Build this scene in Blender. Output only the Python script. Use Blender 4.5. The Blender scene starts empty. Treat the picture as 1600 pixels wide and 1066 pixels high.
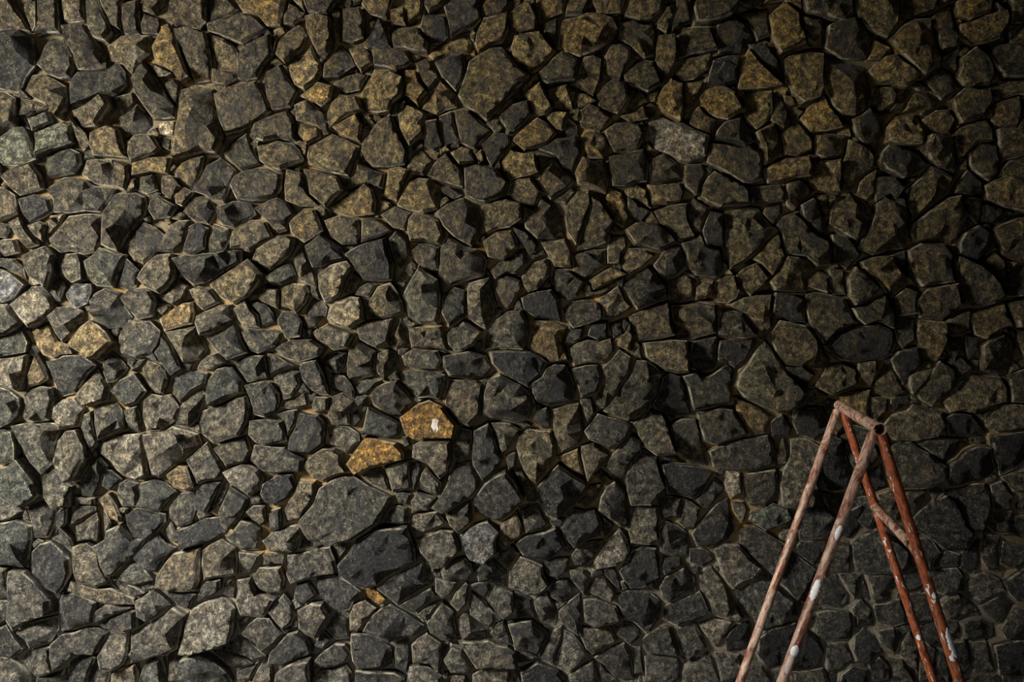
import bpy, math, random
import numpy as np
from mathutils import Vector, noise, Matrix
from mathutils.geometry import delaunay_2d_cdt

scene = bpy.context.scene
col = scene.collection

# ------------------------------------------------------------------ camera, world, light, exposure
CAM_Z = 1.42                      # camera height above the floor
F_PX = 1556.0                     # focal length in pixels of the 1600x1066 frame
WALL_Y = 3.85                     # mortar face of the wall
cam_data = bpy.data.cameras.new('camera')
cam_data.sensor_width = 36.0
cam_data.lens = F_PX / 1600.0 * 36.0
cam_data.clip_end = 100
cam = bpy.data.objects.new('camera', cam_data)
col.objects.link(cam)
cam.location = (0, 0, CAM_Z)
cam.rotation_euler = (math.radians(90), 0, 0)
scene.camera = cam

vs = scene.view_settings
scene.display_settings.display_device = 'sRGB'
vs.view_transform = 'Standard'
vs.look = 'None'
vs.exposure = 0.0
vs.gamma = 1.0
vs.use_curve_mapping = False

world = bpy.data.worlds.new('world')
scene.world = world
world.use_nodes = True
bg = world.node_tree.nodes['Background']
bg.inputs['Color'].default_value = (1.0, 0.9, 0.72, 1)
bg.inputs['Strength'].default_value = 0.005


def area_light(name, loc, target, sx, sy, energy, color):
    d = bpy.data.lights.new(name, 'AREA')
    d.shape = 'RECTANGLE'
    d.size, d.size_y = sx, sy
    d.energy = energy
    d.color = color
    o = bpy.data.objects.new(name, d)
    col.objects.link(o)
    o.location = loc
    o.rotation_euler = (Vector(target) - Vector(loc)).to_track_quat('-Z', 'Y').to_euler()
    return o


# daylight coming in through the opening on the left, a little above eye level
key = area_light('daylight_opening', (-3.7, 1.55, CAM_Z + 0.80), (-1.0, 3.9, CAM_Z - 0.75), 0.85, 0.95, 255, (1.0, 0.99, 0.965))
key.data.spread = math.radians(108)
# weak daylight from the ground in front of the wall
area_light('ground_bounce', (-0.9, 0.7, 0.12), (0.25, 3.9, 0.50), 1.8, 0.5, 25, (0.96, 0.98, 1.0))


# ------------------------------------------------------------------ material helpers
def new_mat(name):
    m = bpy.data.materials.new(name)
    m.use_nodes = True
    nt = m.node_tree
    for n in list(nt.nodes):
        nt.nodes.remove(n)
    out = nt.nodes.new('ShaderNodeOutputMaterial')
    b = nt.nodes.new('ShaderNodeBsdfPrincipled')
    nt.links.new(b.outputs[0], out.inputs[0])
    return m, nt, b


def node(nt, t, **kw):
    n = nt.nodes.new(t)
    for k, v in kw.items():
        setattr(n, k, v)
    return n


def noise_tex(nt, vec, scale, detail=6, rough=0.6, dist=0.0):
    n = node(nt, 'ShaderNodeTexNoise')
    n.inputs['Scale'].default_value = scale
    n.inputs['Detail'].default_value = detail
    n.inputs['Roughness'].default_value = rough
    n.inputs['Distortion'].default_value = dist
    nt.links.new(vec, n.inputs['Vector'])
    return n.outputs['Fac']


def ramp(nt, fac, stops):
    r = node(nt, 'ShaderNodeValToRGB')
    els = r.color_ramp.elements
    while len(els) < len(stops):
        els.new(0.5)
    for e, (p, c) in zip(els, stops):
        e.position = p
        e.color = c if isinstance(c, tuple) else (c, c, c, 1)
    nt.links.new(fac, r.inputs[0])
    return r.outputs[0]


def mix(nt, fac, a, b, blend='MIX'):
    n = node(nt, 'ShaderNodeMix', data_type='RGBA', blend_type=blend)
    for sock, v in ((n.inputs[0], fac), (n.inputs[6], a), (n.inputs[7], b)):
        if isinstance(v, (int, float)):
            sock.default_value = v
        elif isinstance(v, tuple):
            sock.default_value = v
        else:
            nt.links.new(v, sock)
    return n.outputs[2]


def mth(nt, op, a, b=0.0):
    n = node(nt, 'ShaderNodeMath', operation=op)
    for sock, v in ((n.inputs[0], a), (n.inputs[1], b)):
        if isinstance(v, (int, float)):
            sock.default_value = v
        else:
            nt.links.new(v, sock)
    return n.outputs[0]


def bump(nt, bsdf, height, strength, dist):
    n = node(nt, 'ShaderNodeBump')
    n.inputs['Strength'].default_value = strength
    n.inputs['Distance'].default_value = dist
    nt.links.new(height, n.inputs['Height'])
    nt.links.new(n.outputs[0], bsdf.inputs['Normal'])


def stone_material():
    m, nt, b = new_mat('rubble_stone')
    pos = node(nt, 'ShaderNodeNewGeometry').outputs['Position']
    tint = node(nt, 'ShaderNodeAttribute', attribute_name='tint').outputs['Color']
    rim = node(nt, 'ShaderNodeAttribute', attribute_name='rim').outputs['Fac']
    big = noise_tex(nt, pos, 9, 5, 0.65, 0.4)
    mid = noise_tex(nt, pos, 42, 8, 0.72, 0.3)
    fine = noise_tex(nt, pos, 120, 4, 0.75)
    mottle = ramp(nt, mid, [(0.36, 0.15), (0.46, 0.50), (0.54, 1.2), (0.64, 3.2)])
    c = mix(nt, 1.0, tint, mottle, 'MULTIPLY')
    c = mix(nt, mth(nt, 'MULTIPLY', ramp(nt, big, [(0.45, 0.0), (0.7, 1.0)]), 0.36), c,
            mix(nt, 1.0, c, (1.5, 1.1, 0.5, 1), 'MULTIPLY'))
    grit = noise_tex(nt, pos, 260, 3, 0.8)
    c = mix(nt, 1.0, c, ramp(nt, grit, [(0.38, 0.30), (0.50, 0.9), (0.60, 2.3)]), 'MULTIPLY')
    # pale mineral specks and thin fracture veins
    speck = ramp(nt, fine, [(0.57, 0.0), (0.62, 1.0)])
    speck = mth(nt, 'MULTIPLY', speck, ramp(nt, noise_tex(nt, pos, 15, 4, 0.6), [(0.42, 0.05), (0.64, 1.0)]))
    c = mix(nt, mth(nt, 'MULTIPLY', speck, 0.8), c, mix(nt, 0.45, mix(nt, 1.0, tint, (5.5, 5.5, 5.0, 1), 'MULTIPLY'), (0.30, 0.275, 0.22, 1)))
    v = noise_tex(nt, pos, 15, 6, 0.7, 1.5)
    vein = ramp(nt, mth(nt, 'ABSOLUTE', mth(nt, 'SUBTRACT', v, 0.5)), [(0.0, 1.0), (0.013, 0.0)])
    vein = mth(nt, 'MULTIPLY', vein, ramp(nt, mid, [(0.42, 0.0), (0.58, 0.9)]))
    c = mix(nt, mth(nt, 'MULTIPLY', vein, 0.9), c, (0.42, 0.385, 0.31, 1))
    # chipped, mortar-smeared arrises
    edge = mth(nt, 'MULTIPLY', ramp(nt, rim, [(0.80, 0.0), (0.96, 1.0)]), ramp(nt, noise_tex(nt, pos, 24, 5, 0.7), [(0.43, 0.0), (0.58, 1.0)]))
    c = mix(nt, edge, c, (0.52, 0.45, 0.31, 1))
    nt.links.new(c, b.inputs['Base Color'])
    nt.links.new(ramp(nt, mid, [(0.3, 0.42), (0.7, 0.8)]), b.inputs['Roughness'])
    b.inputs['Specular IOR Level'].default_value = 0.30
    h = mth(nt, 'ADD', mth(nt, 'MULTIPLY', mid, 1.0), mth(nt, 'MULTIPLY', fine, 0.3))
    h = mth(nt, 'ADD', h, mth(nt, 'MULTIPLY', big, 1.1))
    h = mth(nt, 'ADD', h, mth(nt, 'ADD', mth(nt, 'MULTIPLY', vein, 0.10), mth(nt, 'MULTIPLY', grit, 0.12)))
    bump(nt, b, h, 1.0, 0.055)
    return m


def mortar_material():
    m, nt, b = new_mat('lime_mortar')
    pos = node(nt, 'ShaderNodeNewGeometry').outputs['Position']
    big = noise_tex(nt, pos, 5, 4, 0.6)
    mid = noise_tex(nt, pos, 60, 6, 0.7)
    c = ramp(nt, big, [(0.34, (0.085, 0.066, 0.036, 1)), (0.5, (0.13, 0.098, 0.052, 1)), (0.64, (0.21, 0.125, 0.042, 1))])
    c = mix(nt, 1.0, c, ramp(nt, mid, [(0.3, 0.6), (0.7, 1.25)]), 'MULTIPLY')
    sp = node(nt, 'ShaderNodeSeparateXYZ')
    nt.links.new(pos, sp.inputs[0])
    low = ramp(nt, mth(nt, 'ADD', sp.outputs[2], mth(nt, 'MULTIPLY', big, 0.6)), [(0.75, 1.0), (1.45, 0.0)])
    c = mix(nt, mth(nt, 'MULTIPLY', low, 0.75), c, mix(nt, 1.0, (0.125, 0.112, 0.09, 1), ramp(nt, mid, [(0.3, 0.6), (0.7, 1.25)]), 'MULTIPLY'))
    nt.links.new(c, b.inputs['Base Color'])
    b.inputs['Roughness'].default_value = 0.95
    b.inputs['Specular IOR Level'].default_value = 0.15
    bump(nt, b, mid, 0.7, 0.01)
    return m


def floor_material():
    m, nt, b = new_mat('concrete_floor')
    pos = node(nt, 'ShaderNodeNewGeometry').outputs['Position']
    big = noise_tex(nt, pos, 2.5, 6, 0.65)
    c = ramp(nt, big, [(0.3, (0.11, 0.10, 0.083, 1)), (0.7, (0.20, 0.185, 0.16, 1))])
    nt.links.new(c, b.inputs['Base Color'])
    b.inputs['Roughness'].default_value = 0.9
    bump(nt, b, noise_tex(nt, pos, 40, 6, 0.7), 0.4, 0.006)
    return m


def rusty_paint(name, rust, dust, dust_lo, dust_hi, chips):
    """old red-brown oxide paint on steel tube, rubbed dusty, with pale paint chips"""
    m, nt, b = new_mat(name)
    tc = node(nt, 'ShaderNodeTexCoord').outputs['Object']
    mp = node(nt, 'ShaderNodeMapping')
    mp.inputs['Scale'].default_value = (1, 1, 0.35)
    nt.links.new(tc, mp.inputs['Vector'])
    pos = mp.outputs[0]
    n1 = noise_tex(nt, pos, 34, 8, 0.75, 0.8)
    n2 = noise_tex(nt, pos, 95, 6, 0.75, 0.3)
    n3 = noise_tex(nt, pos, 60, 3, 0.6, 1.0)
    c = mix(nt, 1.0, rust, ramp(nt, n2, [(0.38, 0.35), (0.62, 1.7)]), 'MULTIPLY')
    c = mix(nt, ramp(nt, n1, [(dust_lo, 0.0), (dust_hi, 0.9)]), c, dust)
    c = mix(nt, ramp(nt, n2, [(0.36, 1.0), (0.42, 0.0)]), c, (0.04, 0.018, 0.011, 1))
    c = mix(nt, ramp(nt, n3, [(chips, 0.0), (chips + 0.03, 1.0)]), c, (0.62, 0.58, 0.52, 1))
    nt.links.new(c, b.inputs['Base Color'])
    b.inputs['Roughness'].default_value = 0.6
    b.inputs['Specular IOR Level'].default_value = 0.35
    bump(nt, b, mth(nt, 'ADD', n1, mth(nt, 'MULTIPLY', n2, 0.5)), 0.5, 0.004)
    return m


def plain_paint(name, colr):
    m, nt, b = new_mat(name)
    tc = node(nt, 'ShaderNodeTexCoord').outputs['Object']
    n = noise_tex(nt, tc, 90, 5, 0.7)
    nt.links.new(mix(nt, 1.0, colr, ramp(nt, n, [(0.3, 0.75), (0.6, 1.05)]), 'MULTIPLY'), b.inputs['Base Color'])
    b.inputs['Roughness'].default_value = 0.6
    bump(nt, b, n, 0.3, 0.002)
    return m


STONE = stone_material()
MORTAR = mortar_material()
FLOOR = floor_material()
PLASTER = floor_material()
RUST_DUSTY = rusty_paint('dusty_oxide_paint', (0.165, 0.048, 0.022, 1), (0.50, 0.36, 0.255, 1), 0.43, 0.56, 0.655)
RUST_RED = rusty_paint('red_oxide_paint', (0.21, 0.047, 0.011, 1), (0.33, 0.19, 0.12, 1), 0.54, 0.66, 0.61)
BAR_PAINT = rusty_paint('worn_oxide_paint', (0.22, 0.080, 0.042, 1), (0.48, 0.35, 0.25, 1), 0.42, 0.56, 0.66)
SMEAR = plain_paint('dried_mortar', (0.25, 0.205, 0.16, 1))
WHITE = plain_paint('white_paint', (0.80, 0.78, 0.74, 1))
PINK = plain_paint('chalky_pink_paint', (0.50, 0.40, 0.33, 1))


def add_mesh(name, verts, faces, mat, parent=None, loc=(0, 0, 0), smooth=None):
    me = bpy.data.meshes.new(name)
    me.from_pydata(verts, [], faces)
    if mat:
        me.materials.append(mat)
    if smooth is not None:
        me.shade_smooth()
        me.set_sharp_from_angle(angle=math.radians(smooth))
    o = bpy.data.objects.new(name, me)
    col.objects.link(o)
    o.location = loc
    if parent:
        o.parent = parent
    return o


# stone outlines, one stone per line
# corners, then ridge points marked *, then a letter for a stone of its own colour (B: skylight tinted in)
OUTLINES = {}
OUTLINES[0, 0] = '''
0,0 5,0 13,11 14,15 2,17 0,18
5,0 16,0 18,6 19,14 17,15 13,10
21,0 30,0 31,17 24,17 19,18 20,8
31,0 41,0 42,10 33,11
43,0 52,3 57,12 55,21 50,20 46,9
52,0 63,0 62,15 57,13 53,3
64,2 71,1 72,17 64,18
74,0 88,0 80,7 75,5
75,7 84,8 82,17 74,18
91,0 109,0 108,12 104,14 90,11 83,10
109,0 124,4 120,8 109,12
123,0 148,0 144,12 139,14 133,7 125,4 o
108,13 125,6 134,8 139,15 127,23 119,20 109,17
0,20 10,15 13,17 17,20 17,34 8,46 0,44 *12,23 *1,31
19,33 24,18 31,20 38,29 37,41 25,37 *24,34 *25,24
33,14 42,13 46,18 53,28 54,35 41,37 38,28 34,20 *46,30
56,24 63,19 66,18 78,19 76,27 68,38 62,31 57,30 *64,25 *73,25
81,25 85,13 88,12 92,17 94,25 100,41 95,43 90,38 80,32 o
92,16 108,17 109,28 109,42 101,42 95,28
110,18 117,20 125,27 123,37 112,36
124,27 140,20 142,28 133,40 124,41
111,36 123,38 123,41 110,42
71,35 74,31 85,45 91,57 90,60 80,61 70,47 *77,44 *85,58
75,31 82,32 92,38 82,40
82,42 90,40 94,44 91,55
15,38 20,39 35,46 36,52 31,60 23,53 12,46 *30,50
38,42 41,38 55,37 61,32 64,37 64,43 59,47 39,55 37,47
0,47 9,51 10,59 8,64 0,70
10,51 24,55 14,61 10,61
14,62 23,57 26,63 18,69
38,59 57,51 57,55 49,64 42,67
18,70 28,65 37,64 38,74 21,80 g
37,61 41,65 44,75 42,79 39,70
0,77 5,70 14,68 18,75 18,82 11,86 1,84 g
62,51 68,48 70,54 63,58
64,62 71,54 76,60 78,65 74,70 65,69 *72,58
81,64 90,64 90,70 82,69 w
50,71 58,67 62,68 62,76 66,82 49,81
67,80 71,71 80,70 84,77 76,82 68,84
81,70 88,72 87,77 83,77
94,46 103,45 110,46 112,60 115,70 113,80 93,82 95,64 *101,52 *101,70
114,51 133,43 139,57 130,63 118,69
139,36 146,34 151,48 151,56 143,57 140,46
24,82 31,79 42,79 42,85 38,89 25,91 *30,84
2,92 6,88 17,86 22,98 10,101
0,98 8,102 9,107 0,107
26,98 33,94 42,93 48,97 59,97 56,107 54,120 29,118 *28,100 *45,101
44,83 57,82 57,96 48,95 43,90 *53,86
59,83 64,86 65,99 59,96
69,85 77,82 87,83 87,90 70,90 o
72,91 79,90 80,98 71,99 *76,95
91,90 100,83 107,81 104,88 98,97 93,95
85,93 89,92 93,97 88,103 85,99
101,99 107,86 114,82 120,89 120,98 116,105 110,105 *110,87 *109,98
118,80 127,71 129,78 133,84 125,86
120,97 128,90 140,90 147,91 146,98 139,105 124,104
'''
OUTLINES[0, 1] = '''
2,10 8,3 18,3 22,14 17,18 10,18
0,14 8,19 9,28 4,31 0,30
26,15 33,10 43,11 48,14 59,15 56,22 52,27 28,28 *28,17 *45,17 
10,21 18,19 26,20 27,27 15,34 k
12,34 20,31 24,33 22,42 18,40
25,29 34,28 30,34 23,40 *27,31
26,42 36,30 44,28 53,29 52,40 49,48 30,48 26,45 *31,41 *50,35
5,33 10,32 14,36 18,42 20,45 14,47
0,45 7,42 9,48 2,51
12,50 17,46 24,46 29,50 28,59 25,67 18,60
0,50 6,53 11,62 3,57
29,53 33,49 40,49 42,54 42,62 38,64 31,60
43,53 53,48 62,50 66,50 62,60 58,66 50,65 45,61 *50,54
0,57 7,59 12,66 10,73 0,76 B
8,76 13,70 21,66 25,75 27,77 17,89 
32,70 36,66 47,65 49,69 46,75 40,79 B
0,76 5,76 12,85 3,91 0,92
26,65 29,61 34,66 31,71
47,74 49,69 54,68 61,70 66,82 63,87 56,88 50,82 *50,80
26,82 36,76 42,79 44,86 35,91 31,97 *35,86
38,96 42,86 52,86 60,95 52,104 48,104 o
16,96 24,86 29,92 39,102 26,107 *23,94
0,94 10,91 15,100 2,105
0,103 12,103 15,107 12,111 0,109
26,106 32,102 40,101 48,107 40,114 28,112
62,72 70,67 80,68 83,74 78,80 71,84 68,79
61,97 68,84 77,86 82,90 82,97 70,105 63,102
66,42 74,33 83,40 83,45 74,54 69,53 *73,38
75,26 83,21 91,25 88,28 80,29
54,28 60,18 70,17 76,24 72,32 66,42 62,48 56,44 *60,38
56,22 58,15 66,18 62,22
87,42 90,36 98,31 96,40 95,44 82,48
95,44 97,34 103,32 108,36 106,46 100,49 96,47 k
97,27 101,19 109,19 112,27 108,33 100,32 *103,26
108,40 111,34 118,36 120,42 116,48 108,50 *112,40
113,25 130,22 132,28 121,34 116,35 *114,28 *130,26
119,42 126,36 139,32 141,40 130,47 120,47
134,26 140,22 150,22 152,28 148,36 145,38 138,32
150,32 160,27 168,35 166,42 159,44 151,38 o
132,52 134,47 146,40 155,41 150,50 140,57 
91,52 100,51 127,47 126,53 117,59 100,66 97,60 *106,61 *110,53
109,65 118,58 130,53 137,60 135,66 122,75 115,71
72,62 77,54 82,50 88,51 90,58 88,67 84,69 76,66
138,62 150,54 153,60 146,65 140,64
149,54 155,47 160,46 160,62 156,64
83,74 90,68 93,65 97,66 94,72 90,76
99,68 103,66 109,67 112,74 105,79 102,76
101,81 110,79 120,75 121,83 111,91 105,91 102,85 *103,83 *119,78
85,84 90,78 100,74 102,80 100,86 92,88 86,89 o
122,78 128,74 135,81 135,88 127,86
131,70 138,66 145,67 144,77 140,75
145,67 158,64 158,72 154,80 147,78 *150,72
140,82 145,79 155,82 158,92 152,94 146,90 *147,83
129,75 138,76 144,86 136,88
87,90 101,87 105,100 104,104 96,104 93,100 *98,92
81,105 84,93 89,97 95,107
109,94 121,86 124,95 129,101 119,105 112,100 *118,92
127,90 129,88 148,90 143,97 134,102 130,100 *130,89 *133,99
141,98 150,94 165,96 165,102 158,107 148,105
120,105 127,101 136,104 140,108 128,110
102,105 112,100 118,107 108,110
52,104 56,101 62,106 58,110 53,108
139,101 152,107 138,109
42,63 48,69 47,65
60,66 66,51 73,58 70,66 66,69
'''
OUTLINES[0, 2] = '''
16,7 24,4 29,12 38,19 26,24 *23,16 o
0,21 14,19 13,27 10,38 4,35 0,33 *9,29
15,30 18,20 23,26 26,32 15,36 o
0,12 10,9 14,18 2,21 0,21
0,36 9,42 11,46 4,54 0,57 *6,44
11,40 16,37 27,36 28,42 26,54 14,54 11,52 *17,41 *17,52
24,23 33,19 44,20 50,25 44,33 38,39 30,41 27,33 *33,21 *30,38
42,34 50,27 55,36 55,43 43,47 40,40
28,45 38,42 44,47 40,56 32,58 28,52
53,22 57,18 61,22 63,26 59,33 55,34 *57,24
57,38 63,33 70,30 76,38 71,45 64,46 60,43 
72,26 76,22 83,24 87,32 85,40 80,40 76,34 *80,30 
81,18 84,9 88,12 92,26 89,29 83,23
73,43 78,40 88,40 93,47 91,54 82,60 75,60 *80,45 *82,57
91,56 94,46 99,40 104,36 106,40 104,48 98,58 *99,49 
88,33 93,30 101,28 107,29 107,35 99,38 93,44 90,40 *91,36
107,32 112,26 121,25 127,33 126,38 111,46 106,47 *115,29 *111,44
121,24 127,20 138,19 140,32 128,34 *134,26
104,24 112,18 119,23 110,27 101,27 
103,48 112,44 128,41 130,46 130,54 125,61 112,65 106,60
128,35 132,33 141,33 146,39 144,49 138,52 133,50 131,42
138,18 154,25 140,30
140,31 157,25 154,34 152,42 148,42 *153,30
144,47 153,42 160,37 160,45 150,48
143,50 154,48 155,54 150,61 148,54
130,53 140,54 147,53 149,64 138,66 131,60
150,69 157,51 160,48 164,56 162,71 *159,60
48,47 60,43 63,48 65,58 58,60 52,63 50,55 *61,47 *56,58
64,48 71,46 72,60 66,60
42,50 46,49 47,60 50,66 49,69 45,62
75,60 90,57 98,57 105,66 97,73 82,84 79,82 *94,60 *79,79
53,66 58,62 74,60 77,72 77,82 72,85 65,83 57,75 52,70 *60,66 *73,63
5,57 18,56 29,54 31,58 27,76 22,82 17,76 11,66 *13,64 *26,58
28,75 30,64 35,59 40,59 46,66 46,72 40,84 36,86 30,81
0,60 5,60 10,74 4,77 0,74
0,82 11,74 17,80 22,92 11,98 0,90 g
22,84 27,79 32,84 37,88 36,98 29,99 23,93
39,94 42,86 48,76 52,72 55,77 52,88 48,94 *53,78
52,76 64,84 56,90 52,88 k
62,86 66,83 72,86 73,92 70,98 63,98
72,98 73,86 80,84 90,91 83,102 76,99 
86,82 93,77 98,77 101,88 98,91 90,88 o
96,74 108,65 114,74 116,80 114,85 103,86
111,68 120,64 127,62 130,69 128,75 118,77
118,80 126,76 135,79 136,84 130,93 120,86
130,74 133,68 148,68 158,74 157,80 148,82 136,80
136,84 150,81 155,84 153,90 146,99 138,97 134,92 k
102,90 106,86 114,86 113,94 108,102 102,99
115,98 120,87 129,93 127,100 120,107 115,106
85,101 90,95 100,91 101,103 95,107 88,107 *90,100
147,106 152,92 160,83 160,98 154,107
51,97 56,90 62,100 62,107 54,104 o
64,102 72,99 85,102 87,107 82,112 66,110
35,107 38,99 48,99 52,107 44,114 36,112
29,100 35,99 35,107 28,110
11,100 21,95 28,100 28,107 14,109
0,93 8,98 11,101 2,105 0,104
0,103 12,103 12,112 0,112
128,102 136,98 145,100 145,107 130,110 
127,88 136,82 138,88 134,92 128,92
38,93 49,94 49,98 40,98
70,22 75,21 72,26 69,27
114,88 119,82 118,90 114,98 109,102
'''
OUTLINES[0, 3] = '''
0,26 8,24 17,25 14,48 5,47 0,44 *12,40 g
13,17 23,12 27,17 28,27 24,31 17,32 14,25 *22,20
29,18 35,16 35,24 28,33 27,30
27,32 33,24 39,40 37,42 
36,20 39,16 49,16 50,18 40,24 36,25
38,26 50,18 52,22 52,33 39,34 
52,17 57,24 55,32 52,33 
51,12 56,9 59,15 63,21 62,23 57,22 o
62,4 66,1 72,5 73,9 71,15 65,17 62,14
73,5 77,1 84,4 90,9 83,18 73,15
64,20 70,17 79,18 85,20 86,24 76,31 70,32 66,25 *68,20 
86,15 92,10 100,8 101,17 99,24 92,26 88,21 *93,16 
103,5 113,5 112,13 107,20 102,18
116,18 120,4 129,11 125,22 119,27 115,24
92,28 114,21 116,29 106,34 93,38
52,35 57,27 63,25 70,32 74,33 67,42 59,51 56,52 54,44 
38,36 46,34 52,38 56,54 51,58 40,55 38,50 
16,39 26,34 37,42 38,50 31,61 24,58 17,50 *24,47 *31,38 
72,41 82,31 90,37 85,43 83,50 76,50 73,46 
58,54 68,46 74,46 79,53 71,56 62,55 
36,58 37,54 50,58 70,63 70,66 60,66 45,62 o
58,55 70,57 76,60 72,63 66,62 
82,57 84,48 91,40 104,37 104,48 102,59 92,60 o
105,38 115,34 122,37 124,42 123,51 106,54 *117,42 
123,27 126,22 133,28 134,39 125,39 119,30
124,39 136,40 131,50 124,51
128,18 137,16 140,25 136,24 
137,17 145,17 146,27 140,29
138,34 142,29 158,24 158,34 154,41 140,39 *153,30
136,40 148,41 148,46 134,48
130,52 134,47 147,46 146,60 134,60
123,54 130,52 134,60 142,64 138,72 125,72 123,66 
150,41 160,39 176,36 176,48 160,54 151,52 
0,47 5,47 4,64 0,65
5,48 14,49 23,57 27,71 14,76 8,79 5,74
0,65 4,65 3,73 0,77
0,85 4,77 13,89 7,95 0,90
8,81 15,76 29,73 30,80 26,87 15,89 *16,80
31,62 38,61 49,66 48,76 36,81 31,81 *39,70 
50,70 55,67 69,68 62,71 50,75
50,78 54,75 68,70 70,70 73,78 66,80 52,81 
71,64 80,59 88,67 84,72 76,76 72,72
87,60 102,61 98,70 92,67 
104,58 107,54 115,53 114,60 101,66
115,56 120,52 124,56 121,64 115,62 *119,55
97,76 100,69 115,62 122,68 123,79 120,84 104,91 95,90
67,83 90,69 96,72 95,88 68,97 *70,90 
26,86 32,81 50,79 55,82 49,92 40,93 30,99
53,93 56,81 66,82 67,93 60,99 54,99 
8,96 15,92 26,88 29,100 24,104 15,100 
0,99 4,94 10,98 16,107 0,112
35,97 44,92 49,94 46,107 36,107
20,105 34,101 36,112 20,112
47,105 51,95 57,101 56,107 50,112
72,104 76,97 84,94 87,106 80,114 72,110 
86,94 96,91 95,107 88,107
95,107 96,92 105,91 114,97 121,107 108,116 95,112 g
108,90 120,91 134,97 122,102 *115,93
120,88 127,82 137,93 133,97 124,93
126,81 134,73 140,74 147,81 137,91
142,72 147,62 152,72 148,80 144,76
138,92 150,81 160,83 160,90 142,100 o
130,107 138,95 142,103 140,112
142,102 160,93 165,92 162,107 144,118
122,74 130,73 124,80 122,78
155,55 160,55 164,62 160,68 156,66 k
156,70 160,67 164,76 160,84
58,103 70,98 72,107 58,112 o
84,28 88,24 92,34 88,36
122,102 134,97 130,107 122,109
'''
OUTLINES[1, 0] = '''
20,28 24,20 31,13 34,18 33,25 24,32
36,9 48,10 50,20 46,28 41,28 37,17
54,4 62,5 66,9 65,20 54,21
49,3 53,4 53,21 50,20
66,2 70,0 80,0 76,7 69,5
79,5 86,3 87,13 80,11
87,0 95,0 95,8 88,12
95,0 108,0 99,8
96,8 108,8 108,18 100,23 96,20 k
109,5 120,0 126,3 126,10 111,19 k
79,15 88,13 96,17 100,23 98,27 80,24
67,21 73,9 78,14 79,24 68,23 k
66,10 72,9 67,20
128,10 140,8 141,17 131,25 125,27 126,18
126,3 140,0 138,8 128,9
142,6 157,0 160,4 156,16 144,17
0,28 14,20 18,28 8,41 0,42
26,34 37,23 43,33 41,42 34,46 30,43
14,36 20,34 28,48 27,56 19,57 15,46
44,33 52,23 58,28 60,34 52,41 45,41
58,25 63,25 70,33 64,39 61,33
71,26 89,24 91,32 82,36 71,34
99,29 119,17 119,26 106,29 101,32
49,43 62,36 67,39 63,47 56,46
63,48 71,36 79,36 86,41 84,50 78,58 68,56
88,37 92,36 97,48 93,53 88,49 o
92,33 98,30 104,40 99,46 95,43
101,32 117,28 116,42 113,46 106,39 k
96,56 105,41 113,50 112,54 103,59 *103,50
117,44 122,34 131,24 140,31 149,41 143,46 134,55 129,61 122,56 115,50
144,30 145,21 157,17 168,21 168,34 150,40 146,37
33,50 41,42 49,45 43,56 36,52 o
31,56 35,51 41,54 47,63 41,66 31,62
46,59 54,51 62,51 64,57 47,66
48,66 62,57 62,72 54,69 o
10,66 26,56 28,72 13,73 8,71
32,64 42,66 42,71 35,74 32,69
11,77 19,72 27,76 33,83 22,88 13,83
36,76 48,70 61,77 56,90 42,88 37,85 *50,83
66,75 79,60 86,80 87,86 70,86 66,78
82,53 87,52 86,60 82,59
83,60 87,53 97,59 96,70 89,74 85,66
97,63 103,62 106,76 97,76 k
104,60 111,57 114,72 107,75 k
111,58 117,58 130,68 123,78 117,73
139,58 152,48 154,58 142,70 140,66 k
154,46 160,43 164,56 156,60
142,70 155,62 160,67 168,72 156,79 145,78
112,80 122,76 123,84 115,85
123,80 127,77 129,84 125,86
126,74 141,70 139,79 132,88 127,84 k
137,83 143,78 155,80 156,90 151,93 138,92
98,91 108,81 115,88 117,98 107,95
118,88 128,87 139,90 139,101 128,104 118,102
84,106 88,97 96,93 110,97 104,107 94,116 84,112
88,87 95,77 99,83 96,91 90,90
59,97 62,86 75,91 74,97 62,98 *68,90
49,107 66,94 70,99 68,107 66,114 52,112 o
78,92 89,88 85,98 79,107 73,104
33,87 46,89 55,100 46,107 36,101
25,88 32,90 36,101 40,106 24,105
139,102 144,93 156,99 158,105 141,107
156,81 165,80 168,99 161,103 157,92
103,97 116,99 117,103 104,106
'''
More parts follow.
